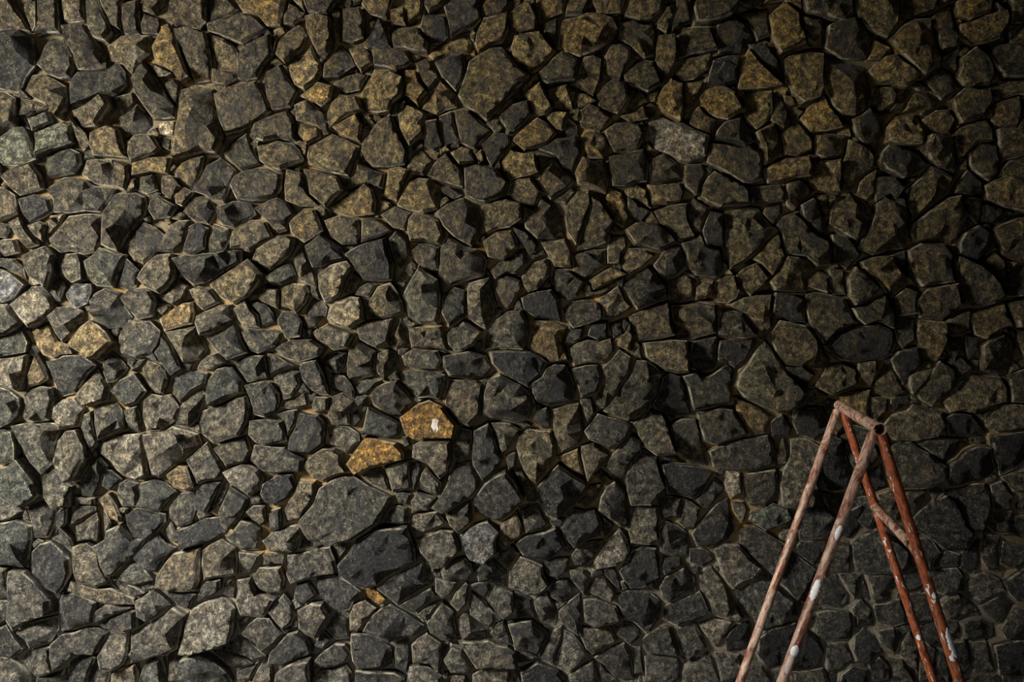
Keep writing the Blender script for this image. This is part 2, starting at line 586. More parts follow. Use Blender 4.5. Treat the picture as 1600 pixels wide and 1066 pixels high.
OUTLINES[1, 1] = '''
47,33 53,30 62,31 63,41 62,45 54,45 49,40
64,31 74,34 79,37 64,43 
48,25 58,18 66,11 70,15 69,27 62,30 o
77,18 79,6 89,6 86,13 82,23
82,24 88,11 99,10 107,13 103,25 96,27 88,26 *98,13
103,13 110,13 117,18 112,20 105,18 k
104,28 117,19 123,24 126,34 121,45 117,44 107,35 *119,26
127,25 140,22 148,22 146,31 141,36 129,37
140,18 145,10 152,10 157,17 155,25 148,24
142,36 150,27 160,20 168,22 168,38 158,42 150,48
129,43 134,37 142,37 146,46 138,54 131,50
76,29 81,25 89,28 86,36 80,35
88,31 91,29 104,32 106,40 104,43 90,42
79,42 82,38 87,43 87,50 84,57 81,54 
105,47 109,41 118,44 128,53 128,61 114,65 110,66 105,60 *113,50
90,47 94,44 104,46 104,58 98,57
56,50 62,45 76,42 81,55 80,63 66,63 62,57 k
34,45 43,41 54,46 56,52 48,54 38,57 k
41,60 48,55 57,53 59,56 54,68 52,71 44,75 
54,70 58,56 63,62 58,70
28,50 32,46 38,57 40,66 32,63 *33,56
60,71 67,64 72,65 67,71
67,76 72,66 79,64 86,74 85,79 78,83 69,82 *77,71
84,71 90,62 94,56 98,61 103,63 103,86 94,87 88,79 *92,74 *96,66
81,65 86,58 90,60 85,70
46,83 50,74 58,71 63,72 64,83 58,88 50,86
34,83 38,74 43,73 45,82 40,88 36,88 *38,82
108,72 112,66 118,68 118,81 110,86 108,80
119,64 130,62 133,75 128,88 120,83 *126,74
133,68 140,60 148,62 147,72 140,77 135,74
145,72 160,67 168,74 166,82 158,83 152,80
148,60 158,52 168,58 165,68 152,69
131,58 140,50 149,46 150,55 144,59 134,60 
128,91 136,84 148,79 143,93 148,99 130,99 128,95 *134,86 *134,93
151,84 166,82 166,98 160,102 151,97 o
108,91 117,84 125,90 116,100 112,101
88,88 98,84 104,88 108,99 90,98 
78,92 84,84 88,88 88,96 82,99 77,97 *83,90
62,88 80,83 78,96 72,98 63,94
38,90 46,86 60,91 57,98 50,100 40,94
17,83 27,78 33,85 32,92 26,92 20,86
18,99 28,95 38,94 46,98 43,103 32,106 24,104
43,107 48,102 58,99 56,107 48,110
58,100 62,95 70,97 72,107 60,108
72,99 82,97 84,105 78,108 73,106
86,102 94,99 105,100 105,107 88,108
106,100 118,102 130,103 130,107 110,112
132,101 150,100 158,104 160,107 140,116 130,112
7,69 14,66 20,67 20,77 15,75
21,67 35,64 34,74 30,80 22,76 *26,72
26,33 34,27 38,27 42,37 38,42 34,44 28,38 o
4,77 10,79 12,87 2,86
152,52 148,48 160,45 160,50
'''
OUTLINES[1, 2] = '''
61,5 73,0 82,0 78,10 72,18 62,11
88,7 100,4 104,7 106,15 92,17 90,11
43,20 48,18 56,18 54,24 52,30 43,25 *51,22
56,30 58,17 62,12 72,17 70,30 57,33 *69,22
71,17 78,16 84,20 80,27 75,32 72,28 *78,21
85,20 90,17 104,17 105,22 104,27 91,27 
83,29 90,27 102,27 107,30 107,36 104,42 93,42 86,36 *93,28 *96,38
47,29 55,30 61,38 60,42 53,37 48,36
60,36 66,32 72,33 67,40 62,40
67,40 72,36 82,33 89,38 93,44 84,50 78,50 70,45
107,20 112,18 128,21 130,26 129,32 117,32 110,30
130,18 156,18 160,22 168,20 162,28 150,34 140,29 132,25 k
109,32 124,32 127,34 124,50 120,57 115,54 108,45
129,32 136,30 147,35 152,40 155,46 152,53 144,55 136,53 128,49 128,40 *137,47 *150,42
152,36 158,28 168,28 168,42 156,42 k
85,52 93,44 100,40 106,46 114,56 112,62 96,63 87,60 R
47,46 54,38 60,43 58,50 57,55 48,56 *55,48
58,50 62,47 64,54 60,57 
64,60 68,46 84,55 84,62 78,64
62,48 66,42 67,47 64,54
46,58 50,56 63,60 63,64 57,71 47,66
24,70 33,50 42,50 44,60 43,66 36,71
38,50 40,41 46,42 46,48 42,50
33,77 38,72 50,66 54,70 56,80 44,86 38,84
55,76 66,63 76,63 86,70 86,73 76,76 68,77 60,82 R
33,104 40,96 42,88 48,84 60,82 68,88 80,93 79,98 73,107 60,116 48,118 38,114
23,102 26,96 32,86 40,83 42,88 38,96 31,106 24,107
13,87 20,82 28,81 30,88 25,94 18,99 14,96 k
76,78 88,75 89,89 80,91
63,83 72,77 76,80 79,91 70,88 *73,78
90,76 94,74 94,84 91,90
93,86 98,76 105,86 104,92 94,90
90,66 96,64 110,64 110,70 108,80 105,85 98,76 92,71
112,66 116,58 122,58 120,70 118,76 112,76
122,58 130,56 133,58 136,74 134,78 127,86 123,76
132,55 142,54 146,58 140,70 137,72 134,63
144,64 152,58 160,58 168,62 164,72 156,86 150,80 146,73 *153,64 
145,80 148,79 154,88 156,96 152,97 146,86
101,98 110,88 112,76 120,76 124,84 125,89 118,95 106,102
122,96 128,86 139,79 144,84 150,94 140,104 128,107 122,102
81,92 90,92 88,98 84,96
87,95 93,91 102,94 99,101 90,102
75,107 79,99 88,99 88,107 80,112 
88,105 97,99 104,100 108,107 96,114 90,112 *98,101
108,103 120,96 122,107 114,112
123,103 130,103 134,107 128,114 122,112
139,107 147,98 157,98 160,107 150,114 *147,100
156,88 164,82 168,96 160,102 158,96
139,72 144,70 144,78 140,80
84,62 88,61 90,67 86,68
146,54 150,52 152,56 148,58
31,26 34,23 41,22 45,35 46,40 42,41 36,38
'''
OUTLINES[1, 3] = '''
25,41 44,36 48,36 52,50 38,53 28,54 26,50
48,36 58,33 57,38 52,44
52,45 58,39 61,32 72,26 88,25 90,36 93,44 80,50 72,57 60,55 53,50 k
94,33 98,30 112,28 115,38 106,47 100,43
116,31 122,24 130,22 136,28 133,38 127,44 121,42 117,38 B
133,35 138,26 145,17 148,25 147,30 138,37 o
145,16 157,14 160,20 158,29 150,29 *148,17
144,35 154,29 164,28 168,36 160,44 148,40 k
72,58 84,49 97,43 100,56 88,63 82,67 *93,45 *85,57 
106,49 112,44 118,42 122,50 120,54 106,53 
124,48 132,44 140,50 138,57 125,54 
134,44 142,36 146,40 140,49
140,52 147,40 156,42 160,50 158,62 146,59 140,57
120,56 130,56 131,60 128,64 121,59
129,66 134,58 143,60 144,70 138,74 133,70 
144,60 152,62 154,72 150,74 144,72
153,64 160,62 168,66 164,74 156,74
111,66 113,60 118,54 120,56 119,67 114,70 
120,59 128,64 134,72 130,80 120,72 119,66
113,74 119,70 130,80 130,84 116,86 *121,80
131,82 138,74 141,82 142,87 134,86 
140,76 146,74 156,75 160,82 156,90 148,91 142,84 *152,80
115,86 130,85 140,88 147,95 146,99 124,99 119,92
107,95 111,88 116,90 122,100 120,104 110,103 
98,76 106,65 112,70 114,84 110,88 104,84 
104,54 113,55 112,60 106,64 103,60
84,67 100,59 102,62 92,72 
92,72 106,63 98,74 96,76 
65,80 70,70 79,67 90,73 97,77 92,82 78,85 *74,80
59,66 66,64 71,68 62,81 58,80 o
65,62 70,58 76,64 74,67 66,63 R
39,53 50,50 56,54 62,60 59,70 48,68 42,62
32,71 38,66 44,65 48,71 40,84 33,78
44,80 50,70 56,74 57,84 50,86 *50,76
39,100 44,90 50,86 58,92 56,97 48,100
40,88 44,80 50,85 44,90 
59,82 68,82 78,90 81,98 76,101 62,100 59,90 *74,97
82,86 88,84 90,90 87,102 82,99
90,87 98,83 106,86 105,103 100,98 91,96 
89,98 100,98 105,104 104,112 88,112
61,102 76,101 86,105 86,112 62,112
38,105 42,100 56,98 58,107 44,114 
30,82 38,90 38,93 28,94 14,98 26,82
18,103 38,93 38,107 20,114
121,103 128,99 141,100 142,107 124,114
147,102 158,98 166,104 160,112 148,110
142,100 150,98 147,108 142,107
110,104 118,104 120,112 108,112
30,56 36,55 40,62 34,66 31,62
16,70 23,62 27,72 23,80
150,92 160,84 166,88 164,98 154,98
32,30 37,30 37,37 30,40 k
37,32 42,32 46,36 38,38
'''
OUTLINES[2, 0] = '''
32,0 48,0 44,6 34,11 33,8 o
48,0 58,0 54,6 46,7
59,0 75,0 73,5 63,5
82,0 98,0 95,6 84,10 78,8
98,2 103,1 103,7 98,16 94,14 *99,5
104,0 112,0 110,10 101,17 103,8 k
112,0 136,0 130,9 124,13 114,12
17,8 26,3 30,10 30,16 22,19 17,17
20,21 32,17 40,26 33,36 25,39 19,31
34,11 41,9 41,22 34,18 k
43,10 50,10 64,8 72,17 65,23 53,28 42,24 *53,12 *53,26
75,14 80,12 91,13 93,17 91,28 87,30 80,24 75,20
94,18 102,18 102,32 98,40 95,30 93,25
107,14 121,15 124,26 118,28 106,29 105,22
122,12 140,12 143,18 138,28 126,28 124,18 k
103,38 109,29 122,28 120,36 113,41 104,42
122,32 138,27 135,42 120,44 k
136,36 141,25 152,38 156,44 148,46 137,45 o
141,21 155,30 160,40 155,42 142,25 k
154,4 160,0 170,2 165,12 167,24 157,28 153,18 *160,8
139,8 150,6 152,18 146,20 141,12
32,38 36,34 44,28 52,32 50,41 36,44 33,42
53,38 56,31 65,30 62,42 60,48 53,43
66,30 70,25 79,26 77,35 74,41 68,38
76,39 83,30 90,33 94,43 88,46 78,44
35,46 46,44 50,48 50,57 44,56 38,53 *45,46 *48,56
26,50 32,44 38,56 30,60
52,48 60,52 54,56 50,57
63,49 70,42 77,43 76,51 72,57 64,55
78,58 84,47 87,52 83,57 79,59
13,62 26,52 29,59 18,68 15,70 k
52,57 58,53 67,62 64,68 54,65
38,58 47,58 44,68 42,66 38,60
44,64 47,60 53,64 52,69 46,71
18,73 31,62 39,70 37,74 24,79 o
32,78 41,74 51,71 52,80 49,88 42,81
53,73 61,67 66,72 65,82 57,82 *58,76
67,69 77,64 84,65 83,74 82,79 72,78
76,60 86,55 88,62 80,64
96,51 101,42 107,43 107,58 105,63 97,57 o
108,42 117,42 115,50 108,60
115,50 124,46 132,50 136,57 130,61 120,58 o
110,60 115,57 122,63 121,70 112,66 o
89,64 95,61 106,65 119,72 117,82 110,85 101,81 94,76 p
123,73 129,65 137,62 141,74 139,76
139,48 154,47 152,58 145,66 141,62
147,68 154,63 160,74 152,82 150,84 *151,72
154,48 158,54 160,64 155,64
121,76 135,77 148,79 147,93 138,96 128,90 119,85
12,84 17,78 30,80 31,90 22,93 13,92
31,80 39,82 42,90 50,94 47,98 38,103 33,95 *36,90
16,100 22,92 28,96 32,105 26,108 15,107
52,90 55,83 65,84 68,92 66,100 60,98 53,95
69,82 85,80 88,86 88,95 70,97 k
90,83 97,79 104,85 106,92 100,95 90,95
108,86 117,85 118,90 113,100 108,97
117,98 123,88 133,92 142,99 141,107 118,107
87,96 104,94 107,100 104,107 88,107
76,101 84,97 88,105 82,107
69,100 76,101 77,107 68,107
40,104 49,98 51,100 46,107
46,107 54,98 60,104 62,110 54,116 48,112 w
149,89 160,84 168,83 165,94 152,95
0,90 14,92 14,102 3,107 0,107
143,98 158,96 160,107 144,107
'''
OUTLINES[2, 1] = '''
24,25 29,28 33,20 38,23 43,30 46,40 40,42 31,41 26,35 *32,40
46,23 52,17 58,15 60,22 57,30 51,45 47,38 
58,18 64,27 69,33 66,43 59,46 52,47 56,32
69,15 74,18 78,30 76,36 71,28 69,25 o
78,20 91,27 86,33 80,30
77,16 83,13 89,14 90,25 78,18 
77,37 87,33 98,37 104,43 95,48 88,46 82,44
69,39 77,39 77,45 72,53 68,54
18,33 23,38 32,45 31,49 26,50 22,42
33,43 46,40 49,56 40,56 36,50 
49,50 56,48 66,47 66,55 56,61 50,58 *56,49
75,51 79,47 88,47 91,50 86,57 79,60
93,55 96,47 106,45 109,52 104,61 97,62 *100,53
106,44 116,45 125,48 124,61 113,61 109,55
92,27 100,24 108,24 112,40 106,42 100,36 *99,25
110,26 113,22 121,24 116,37 112,36
117,37 121,26 127,28 127,45 119,45 k
130,27 138,24 147,26 152,36 148,46 138,54 133,56 131,40 *136,32
144,52 150,43 157,39 158,50 153,60 148,54
134,60 145,54 150,62 142,70 137,68
124,65 134,60 137,68 130,74 124,75
151,64 160,56 168,56 168,66 156,68
152,70 160,68 168,72 166,82 153,83
101,64 109,58 115,62 112,72 108,75 100,74 *110,63
113,66 117,62 123,63 122,68 114,73
101,76 124,75 123,90 112,93 104,93 102,84 *106,80
126,86 128,80 137,80 144,92 138,94 126,91
132,76 152,71 152,88 148,94 143,89 139,79 
77,65 80,61 89,56 96,63 98,72 92,75 83,78 79,72 *90,60 *88,70
63,73 73,67 81,77 75,82 66,83
58,64 70,57 77,60 70,64 60,69
55,70 72,63 68,68 57,72
38,62 40,57 47,58 54,64 52,72 47,74 40,68 *42,60
44,78 49,73 57,72 63,74 63,83 50,86 46,82
21,72 31,69 38,68 41,73 43,84 30,83 24,78 k
22,61 28,53 36,50 36,61 31,68 26,70
24,62 36,62 33,68 28,70
9,68 13,60 22,61 24,66 22,72 12,78 9,75
0,65 8,66 8,78 4,84 2,74
4,99 6,90 16,80 22,79 25,90 24,100 *9,89 *18,86
26,98 29,84 38,84 45,88 42,95 47,105 38,105 *34,95 o
45,88 58,86 60,95 69,94 70,107 48,110
59,86 67,85 69,94 60,97 k
68,86 75,83 76,92 70,94
70,94 79,84 82,93 78,99 72,97 
79,82 99,74 103,92 86,95 83,95
82,96 108,95 110,107 90,110
111,95 118,93 124,102 122,107 112,107 k
117,93 124,91 124,101 120,102 w
126,94 146,94 141,104 124,107 
141,107 149,95 158,104 160,107 150,112
70,103 80,99 88,106 74,112
5,100 22,100 34,104 38,110 14,112
154,86 160,84 168,88 164,96 154,94
88,13 95,14 106,12 106,22 98,24 90,24
116,27 119,24 125,24 124,27
150,24 160,22 154,32 148,28
6,58 14,54 24,48 22,55 10,62
'''
OUTLINES[2, 2] = '''
48,17 58,13 70,10 72,18 66,23 50,25 47,20
7,18 22,17 32,19 36,23 33,30 26,35 19,32 12,28 k
28,34 35,25 45,25 49,30 52,38 50,45 37,46 30,44 *40,30 *38,45 k
49,27 56,24 63,24 65,33 62,40 54,41 51,36
64,34 66,26 74,17 80,20 80,27 74,36 66,48 61,47 62,40 *70,40
66,49 74,37 80,28 83,22 92,24 95,29 94,38 88,48 78,53 70,51 *84,28 *80,42
91,45 96,31 100,28 108,35 110,42 111,50 103,49 93,47 k
108,40 107,31 112,30 114,34 122,32 130,23 133,27 131,44 118,47 112,48 
112,13 124,10 123,26 111,26 k
86,13 108,12 109,28 98,28 88,20
144,20 150,13 156,20 160,30 168,40 160,47 150,47 138,41 134,35
126,12 144,11 140,22 134,26 126,22 k
153,4 160,2 166,10 160,14 154,12
134,42 145,46 153,52 150,60 144,61 138,54 132,50 o
115,50 133,47 139,56 140,60 124,66 118,64 116,56
101,56 113,53 118,70 119,77 110,75 104,70 102,62
81,55 90,49 95,51 99,60 103,71 92,72 87,67
63,51 72,52 80,56 78,62 68,66 58,62 56,59
66,78 72,72 80,62 85,63 86,67 80,74 74,82 70,84
39,48 46,46 52,45 54,66 44,70 40,62 *46,60
30,48 36,46 38,58 33,58 29,54
20,60 27,58 38,59 40,66 36,76 30,87 24,80 *27,66 *30,80
7,55 18,53 22,58 17,65 12,72 8,60
0,56 7,56 12,73 4,84 -3,82 -7,70
18,79 22,79 28,89 30,96 26,96 22,88
14,76 18,69 20,72 18,79
43,73 52,68 56,83 50,81 46,77 o
53,66 60,66 68,72 68,75 57,84 55,77
60,82 64,78 70,85 66,86 
31,88 42,78 50,81 56,86 56,92 46,102 35,104 32,94 *42,86 *36,101
52,97 58,88 64,87 62,94 56,100 o
64,95 71,84 76,90 78,107 72,107 65,100
78,90 80,75 86,69 94,72 97,88 90,98 79,98
94,92 106,93 105,106 95,106
78,98 94,98 93,110 80,110
95,76 106,76 118,79 122,81 118,92 112,95 100,90 97,84 k
113,95 124,85 128,88 122,98 119,101 116,98
106,96 110,95 116,98 112,107 104,107
122,70 130,65 152,62 155,66 154,76 144,80 134,79 124,76
130,80 137,81 138,92 133,94 131,90 w
139,82 155,79 154,90 150,99 142,98 138,92
115,106 122,98 130,94 134,107 128,112 118,114
133,96 140,95 142,98 138,105 134,102
142,101 156,98 160,106 150,114 142,112
96,72 104,72 107,76 96,75
155,70 160,66 162,78 156,78
45,106 49,100 58,100 62,108 56,114 48,112
14,105 20,98 32,98 34,107 24,112 *22,100
86,22 79,19 84,16
152,55 160,48 164,52 162,62 155,62 k
54,43 59,42 60,50 57,54
'''
OUTLINES[2, 3] = '''
46,19 50,17 60,18 64,24 64,30 58,33 50,36 46,27 *48,21 *55,27
64,10 71,2 76,8 78,26 74,26 64,16
79,15 94,15 94,33 85,36 80,34
94,12 106,11 105,22 96,23
107,11 116,16 112,27 108,28 104,24 
113,9 117,6 124,2 130,4 128,10 119,18 
112,30 120,20 132,10 134,28 126,36 114,37 *130,24
94,27 98,23 106,24 110,30 109,41 102,42 96,39 *98,27
111,38 118,37 124,44 118,49 112,44 
50,47 52,36 58,33 66,32 62,40 56,48 *54,45
68,31 74,27 80,38 78,44 60,50 58,48 66,37 
80,38 86,35 92,38 94,52 80,59 74,50 *82,40 *80,57
65,50 71,47 77,60 74,61 
97,42 106,43 108,47 97,52 
97,52 108,47 114,60 100,67 97,64 
98,68 116,61 120,71 104,79 98,74 
117,50 122,47 138,75 136,77 124,72 118,58 *130,68
124,38 136,36 148,48 134,60 130,52 
136,28 146,25 160,36 160,44 152,50 140,38 
142,17 152,14 160,15 160,24 150,29 143,24 g
133,13 140,12 142,18 138,23 134,18 
131,62 150,56 160,58 162,76 148,80 138,72 
0,48 8,43 14,51 11,57 0,55 
8,38 20,38 18,44 14,50 
16,50 22,41 34,45 36,56 33,62 26,61 16,58 
34,45 46,44 46,50 36,52
38,60 47,53 52,58 44,68 38,62 
48,49 55,48 60,52 55,61 48,54 
58,53 66,51 72,60 70,66 60,62 57,60 
19,60 28,64 30,74 20,74 
5,62 12,58 19,60 18,72 12,74 5,66 
0,57 6,56 3,64 0,62 B
28,65 36,61 42,72 40,78 33,77 30,70 *33,67
42,70 54,60 55,76 52,82 42,74 
55,64 62,62 72,68 75,75 60,80 55,76 
72,62 78,60 96,65 96,68 90,82 87,82 76,72 *88,66
54,78 70,78 72,86 60,92 56,90 
70,78 82,75 86,84 80,88 72,82
16,76 28,74 37,82 31,92 20,88 
5,82 12,74 16,80 16,88 8,86 
0,76 6,80 4,85 0,85
37,84 44,78 45,83 38,97 33,94 
45,80 50,82 57,93 48,102 40,98 
62,95 77,86 81,98 80,104 72,106 66,98 
81,90 86,88 86,103 82,103 
87,94 106,95 105,106 88,107 
83,84 100,79 104,86 105,94 90,94 86,90 
104,80 113,77 120,90 110,96 105,92 
108,103 112,96 122,91 126,107 108,112 
116,78 124,76 136,76 125,89 
125,86 130,78 142,76 140,90 130,92 k
124,92 136,94 138,104 128,107 
21,100 31,97 42,102 46,107 24,114 k
0,99 16,99 18,107 0,112 
22,91 30,95 28,98 16,98 
48,104 60,98 64,107 50,114
64,98 72,107 62,110
148,82 158,78 164,84 166,96 158,100 148,94 k
140,100 150,100 152,107 140,110
66,22 72,25 70,30 66,34
'''
OUTLINES[3, 0] = '''
45,8 48,0 71,0 70,7 66,11 56,8
72,0 94,0 92,12 88,18 80,14 74,8
99,0 112,0 112,6 104,8 98,9
114,8 122,2 124,16 122,26 116,27 114,18
126,2 145,0 142,6 132,10 125,8 o
127,14 140,9 150,5 151,14 145,20 132,22 126,19 o
28,8 35,3 41,8 44,18 44,22 33,28 30,20 o
44,9 55,10 57,17 50,21 46,20
56,14 70,12 78,20 77,28 66,29 58,24 k
92,21 103,10 111,10 114,18 116,31 108,38 101,33 96,27 o
82,30 84,22 90,25 86,31 o
88,28 96,32 105,39 98,45 85,43 82,36
36,30 44,27 55,28 56,42 52,51 45,52 37,42
57,30 68,32 77,36 81,48 77,57 72,61 60,55 57,46 *69,44
45,62 56,51 61,60 64,65 50,67 o
17,48 29,47 29,58 21,66 18,62
30,47 35,56 34,66 30,62
22,70 29,65 35,76 28,84 25,86
34,70 43,64 50,74 51,79 43,82 36,80
53,71 67,72 66,82 56,84 52,80
25,88 36,83 47,82 46,92 35,95 27,95
36,99 42,93 50,100 46,107 36,107
50,90 54,84 63,84 65,92 64,100 53,100 49,95
67,86 70,73 80,77 81,86 77,92 69,100 66,98
72,95 82,90 82,104 78,107 73,100 *75,96
71,62 79,58 88,60 88,70 83,76 77,74
88,66 94,60 105,58 108,66 106,75 100,77 90,73
85,84 90,76 101,77 108,86 103,92 92,90
83,46 92,45 93,54 86,58 81,56
92,58 100,46 104,46 96,57 
104,46 112,46 118,52 108,58 98,58
110,42 118,35 124,38 124,48 118,52 112,47
126,30 134,27 143,34 142,44 133,46 126,40
123,52 130,46 142,46 144,52 138,58 128,62 123,58
143,28 152,23 160,28 160,38 150,40
144,44 152,42 160,44 160,48 148,52
145,54 157,50 157,64 149,66 145,62
108,62 122,56 124,62 122,70 112,70
110,72 120,70 122,80 124,91 116,86 108,78
124,70 134,66 142,62 144,72 136,74 128,80
132,80 138,74 146,76 146,90 142,95 136,90
147,68 158,70 160,80 150,82
146,94 153,84 160,84 160,98 150,102
127,94 134,88 138,96 136,103 128,107
104,96 112,88 122,94 120,98 110,107 101,106
84,92 92,92 98,98 95,106 84,104
97,96 107,91 105,97 99,98
62,105 72,101 78,106 76,110 62,112
86,104 94,102 96,110 88,112
0,77 12,77 24,79 23,92 14,96 0,88
120,30 128,22 126,38 119,34
145,2 152,6 152,20 148,22
153,16 160,12 160,24 153,22
153,0 160,0 160,10 154,12
84,8 92,14 90,20 78,16
118,106 126,102 130,112 120,114
138,104 146,100 150,112 138,114
'''
OUTLINES[3, 1] = '''
36,13 43,10 50,17 40,26 36,24
43,24 50,21 54,27 57,38 54,40 48,33
52,18 58,18 58,26 54,26
60,27 64,20 71,18 79,22 81,27 77,38 73,40 64,34 60,33 *72,24
86,19 96,20 98,30 98,46 82,50 75,46 80,38 84,28 *90,40
73,11 82,7 82,18 79,21 74,17 o
100,16 106,10 112,5 121,10 115,20 104,28 *108,22
97,14 104,8 107,9 100,14
104,34 114,25 124,20 130,28 127,40 118,43 104,43
126,22 132,18 136,22 139,30 136,32 130,28 o
124,18 132,6 138,12 134,20
33,34 40,28 49,35 57,44 61,48 59,54 53,56 48,50 38,48 37,44 36,38 *48,48
27,64 34,58 38,52 48,52 52,57 47,62 46,68 30,68
60,40 66,42 74,50 68,56 62,52 k
54,59 60,60 58,70 48,66 48,62
60,58 66,58 67,70 62,71 59,68
68,62 72,58 80,60 85,67 80,76 72,76 69,70
76,54 82,51 90,49 96,57 100,62 96,66 92,71 86,65 78,58 *88,52 *94,60
90,49 98,48 99,56 94,54 k
100,48 106,43 119,44 119,56 121,64 108,65 103,58 
104,74 110,68 123,66 126,76 118,83 106,83
92,74 100,69 103,70 103,80 96,82
44,74 52,69 66,73 68,78 70,85 62,90 55,94 48,82 
70,78 78,76 88,70 94,80 92,88 84,84 76,86
46,72 30,70 29,80 46,84 k
29,90 33,86 44,88 50,95 51,104 36,107 32,100
58,97 62,91 72,88 85,86 92,90 94,96 92,101 80,104 64,104 k
95,83 104,84 104,95 98,99 95,95
106,84 118,85 119,98 116,106 109,104 106,96
121,84 132,79 133,90 122,92
133,80 150,76 153,86 140,93 134,92 
121,94 129,92 130,103 124,107 120,103
130,91 138,92 140,102 132,105 k
139,96 147,91 155,92 157,100 150,107 140,107 *152,96
154,76 160,74 168,78 168,86 156,86
126,52 134,56 146,66 148,72 140,76 128,75 126,64 
128,38 136,36 142,36 148,46 136,53 127,49 k
142,36 156,32 160,34 160,52 150,50 147,46
140,50 146,48 150,58 150,66 144,60
150,60 160,56 160,68 152,70
140,14 150,8 160,12 160,26 150,24 142,20
139,24 156,28 148,32 139,32 k
5,84 10,80 16,92 4,92 k
83,100 95,100 104,106 96,112 84,110
'''
OUTLINES[3, 2] = '''
100,30 115,25 116,38 102,40 
107,34 112,26 117,22 124,26 125,32 118,42 112,46 102,38
95,18 104,16 108,22 104,30 98,35 93,27 k
120,20 129,19 132,26 126,32 121,26
118,44 134,30 150,32 154,36 152,44 140,48 134,50 122,48
137,14 150,8 156,16 154,24 148,30 140,26 
154,31 160,28 166,32 166,44 154,44
136,50 150,45 160,46 160,56 148,60 142,57
100,48 104,44 118,50 120,56 116,62 104,62 94,62 90,56 92,50
120,52 130,48 138,54 142,60 134,60 122,62 k
84,35 90,25 95,25 97,38 92,41 84,40
75,24 83,23 83,28 80,35 75,34
53,35 58,23 66,24 73,27 73,34 60,38
81,41 88,40 91,42 90,49 84,52 81,48
91,42 102,41 104,44 98,50 92,52 k
66,42 80,39 80,46 78,54 70,50 o
43,50 54,48 58,58 52,64 44,60 41,54 k
28,54 34,52 40,58 39,62 30,62 k
31,66 36,63 39,70 38,78 31,78
40,64 50,63 54,68 52,80 48,98 34,97 36,80
0,70 6,66 28,62 31,66 30,78 16,80 2,78
64,60 72,58 80,60 83,72 76,82 70,76 
60,62 66,60 73,80 68,90 60,92 56,78 k
94,68 102,66 112,70 120,78 118,84 106,88 94,90 88,76
106,66 116,62 128,64 128,72 120,76 110,70
122,76 130,70 144,68 148,80 142,86 124,88 k
145,62 160,60 164,70 158,80 150,82 146,72 k
151,84 158,80 164,84 164,92 156,92
145,88 150,86 158,93 156,102 146,101 
124,90 143,87 144,100 138,108 122,102 122,96
108,101 120,95 128,107 132,122 116,113 106,107
84,92 96,90 108,92 106,100 98,106 86,104
70,98 80,94 86,104 80,110 72,108
78,84 86,78 90,88 82,92 k
47,102 56,99 62,104 60,112 48,112
58,92 68,92 66,104 60,100
144,101 156,101 158,108 146,112
130,110 138,108 144,104 146,112 138,122
18,103 24,99 36,98 39,104 34,108 20,110
51,22 55,18 62,26 54,32
157,94 162,94 162,106 158,104
94,40 100,40 100,46
'''
OUTLINES[3, 3] = '''
18,18 30,16 38,17 39,21 26,28 18,22 g
45,17 56,16 62,21 56,33 46,32 
13,28 20,26 34,36 30,50 24,46 13,34 
34,50 40,40 51,49 42,63 34,56 
45,36 54,33 58,34 52,46 42,38 
60,36 70,36 70,50 60,51 
72,36 84,29 95,36 100,40 98,50 74,50 
66,52 77,52 77,58 73,64 68,56 
55,56 64,52 70,62 72,68 66,70 54,68 *64,54
70,68 77,64 83,70 82,77 74,79 
52,70 72,70 72,86 64,87 52,83 
48,67 56,68 57,72 54,79 49,78 
24,85 30,80 40,78 40,96 28,100 24,92 k
48,82 54,84 57,92 54,100 44,102 38,100 k
58,88 68,88 72,96 66,103 60,102 
73,84 78,80 84,84 87,92 80,98 75,96 
86,82 94,80 98,86 94,92 88,88 
81,53 94,53 92,66 84,66 
84,68 96,66 98,76 92,80 86,76 
78,55 82,66 80,68 77,60 
98,88 102,84 106,92 106,102 100,98 
80,98 86,95 92,100 92,107 84,108 
92,96 98,96 102,107 94,110 
66,104 72,100 80,101 80,107 66,112 k
105,22 121,12 124,13 133,30 130,38 120,38 107,27 
123,8 142,2 144,22 140,30 132,26 126,14 
145,6 150,3 156,8 156,18 146,18 
144,19 157,18 154,30 148,31 142,26 
140,30 150,31 148,49 143,50 139,44 
129,42 138,33 140,46 134,53 129,48 k
115,46 122,38 128,41 128,47 116,48
105,34 116,33 117,40 112,49 108,48 
112,50 127,48 129,57 126,62 115,58 
128,60 134,52 142,50 152,60 146,62 138,67 
119,68 127,62 134,65 141,74 122,75 
140,68 152,62 158,66 150,78 143,74 
152,56 160,48 164,54 164,64 156,66 
150,80 158,70 164,74 162,86 152,84 
129,77 140,74 148,77 148,85 130,86 
120,76 128,76 130,83 122,84 
135,87 142,86 146,102 136,103 
145,88 160,84 166,96 162,104 150,103 k
125,88 132,84 134,100 126,107 
116,90 124,92 122,106 116,100 
108,80 116,78 120,86 112,90 
108,88 116,90 114,104 108,107 
17,100 24,100 28,107 16,112 
38,103 56,102 58,107 36,112 
100,50 110,52 106,62 100,60 
102,62 112,62 112,74 104,76 
66,19 77,14 78,26 70,31 67,30 k
133,104 146,105 150,112 132,112
156,20 164,20 162,34 156,36
151,34 160,38 158,48 150,46 
10,60 16,57 33,57 40,65 34,77 24,78 14,72
'''


# ------------------------------------------------------------------ stone outlines laid out on the wall face
MG, FW, FH = 340, 1600, 1066                 # outlines carry on 340 px past the frame on each side
GW, GH = FW + 2 * MG, FH + 2 * MG
gyy, gxx = np.mgrid[0:GH, 0:GW]
rng = np.random.default_rng(5)


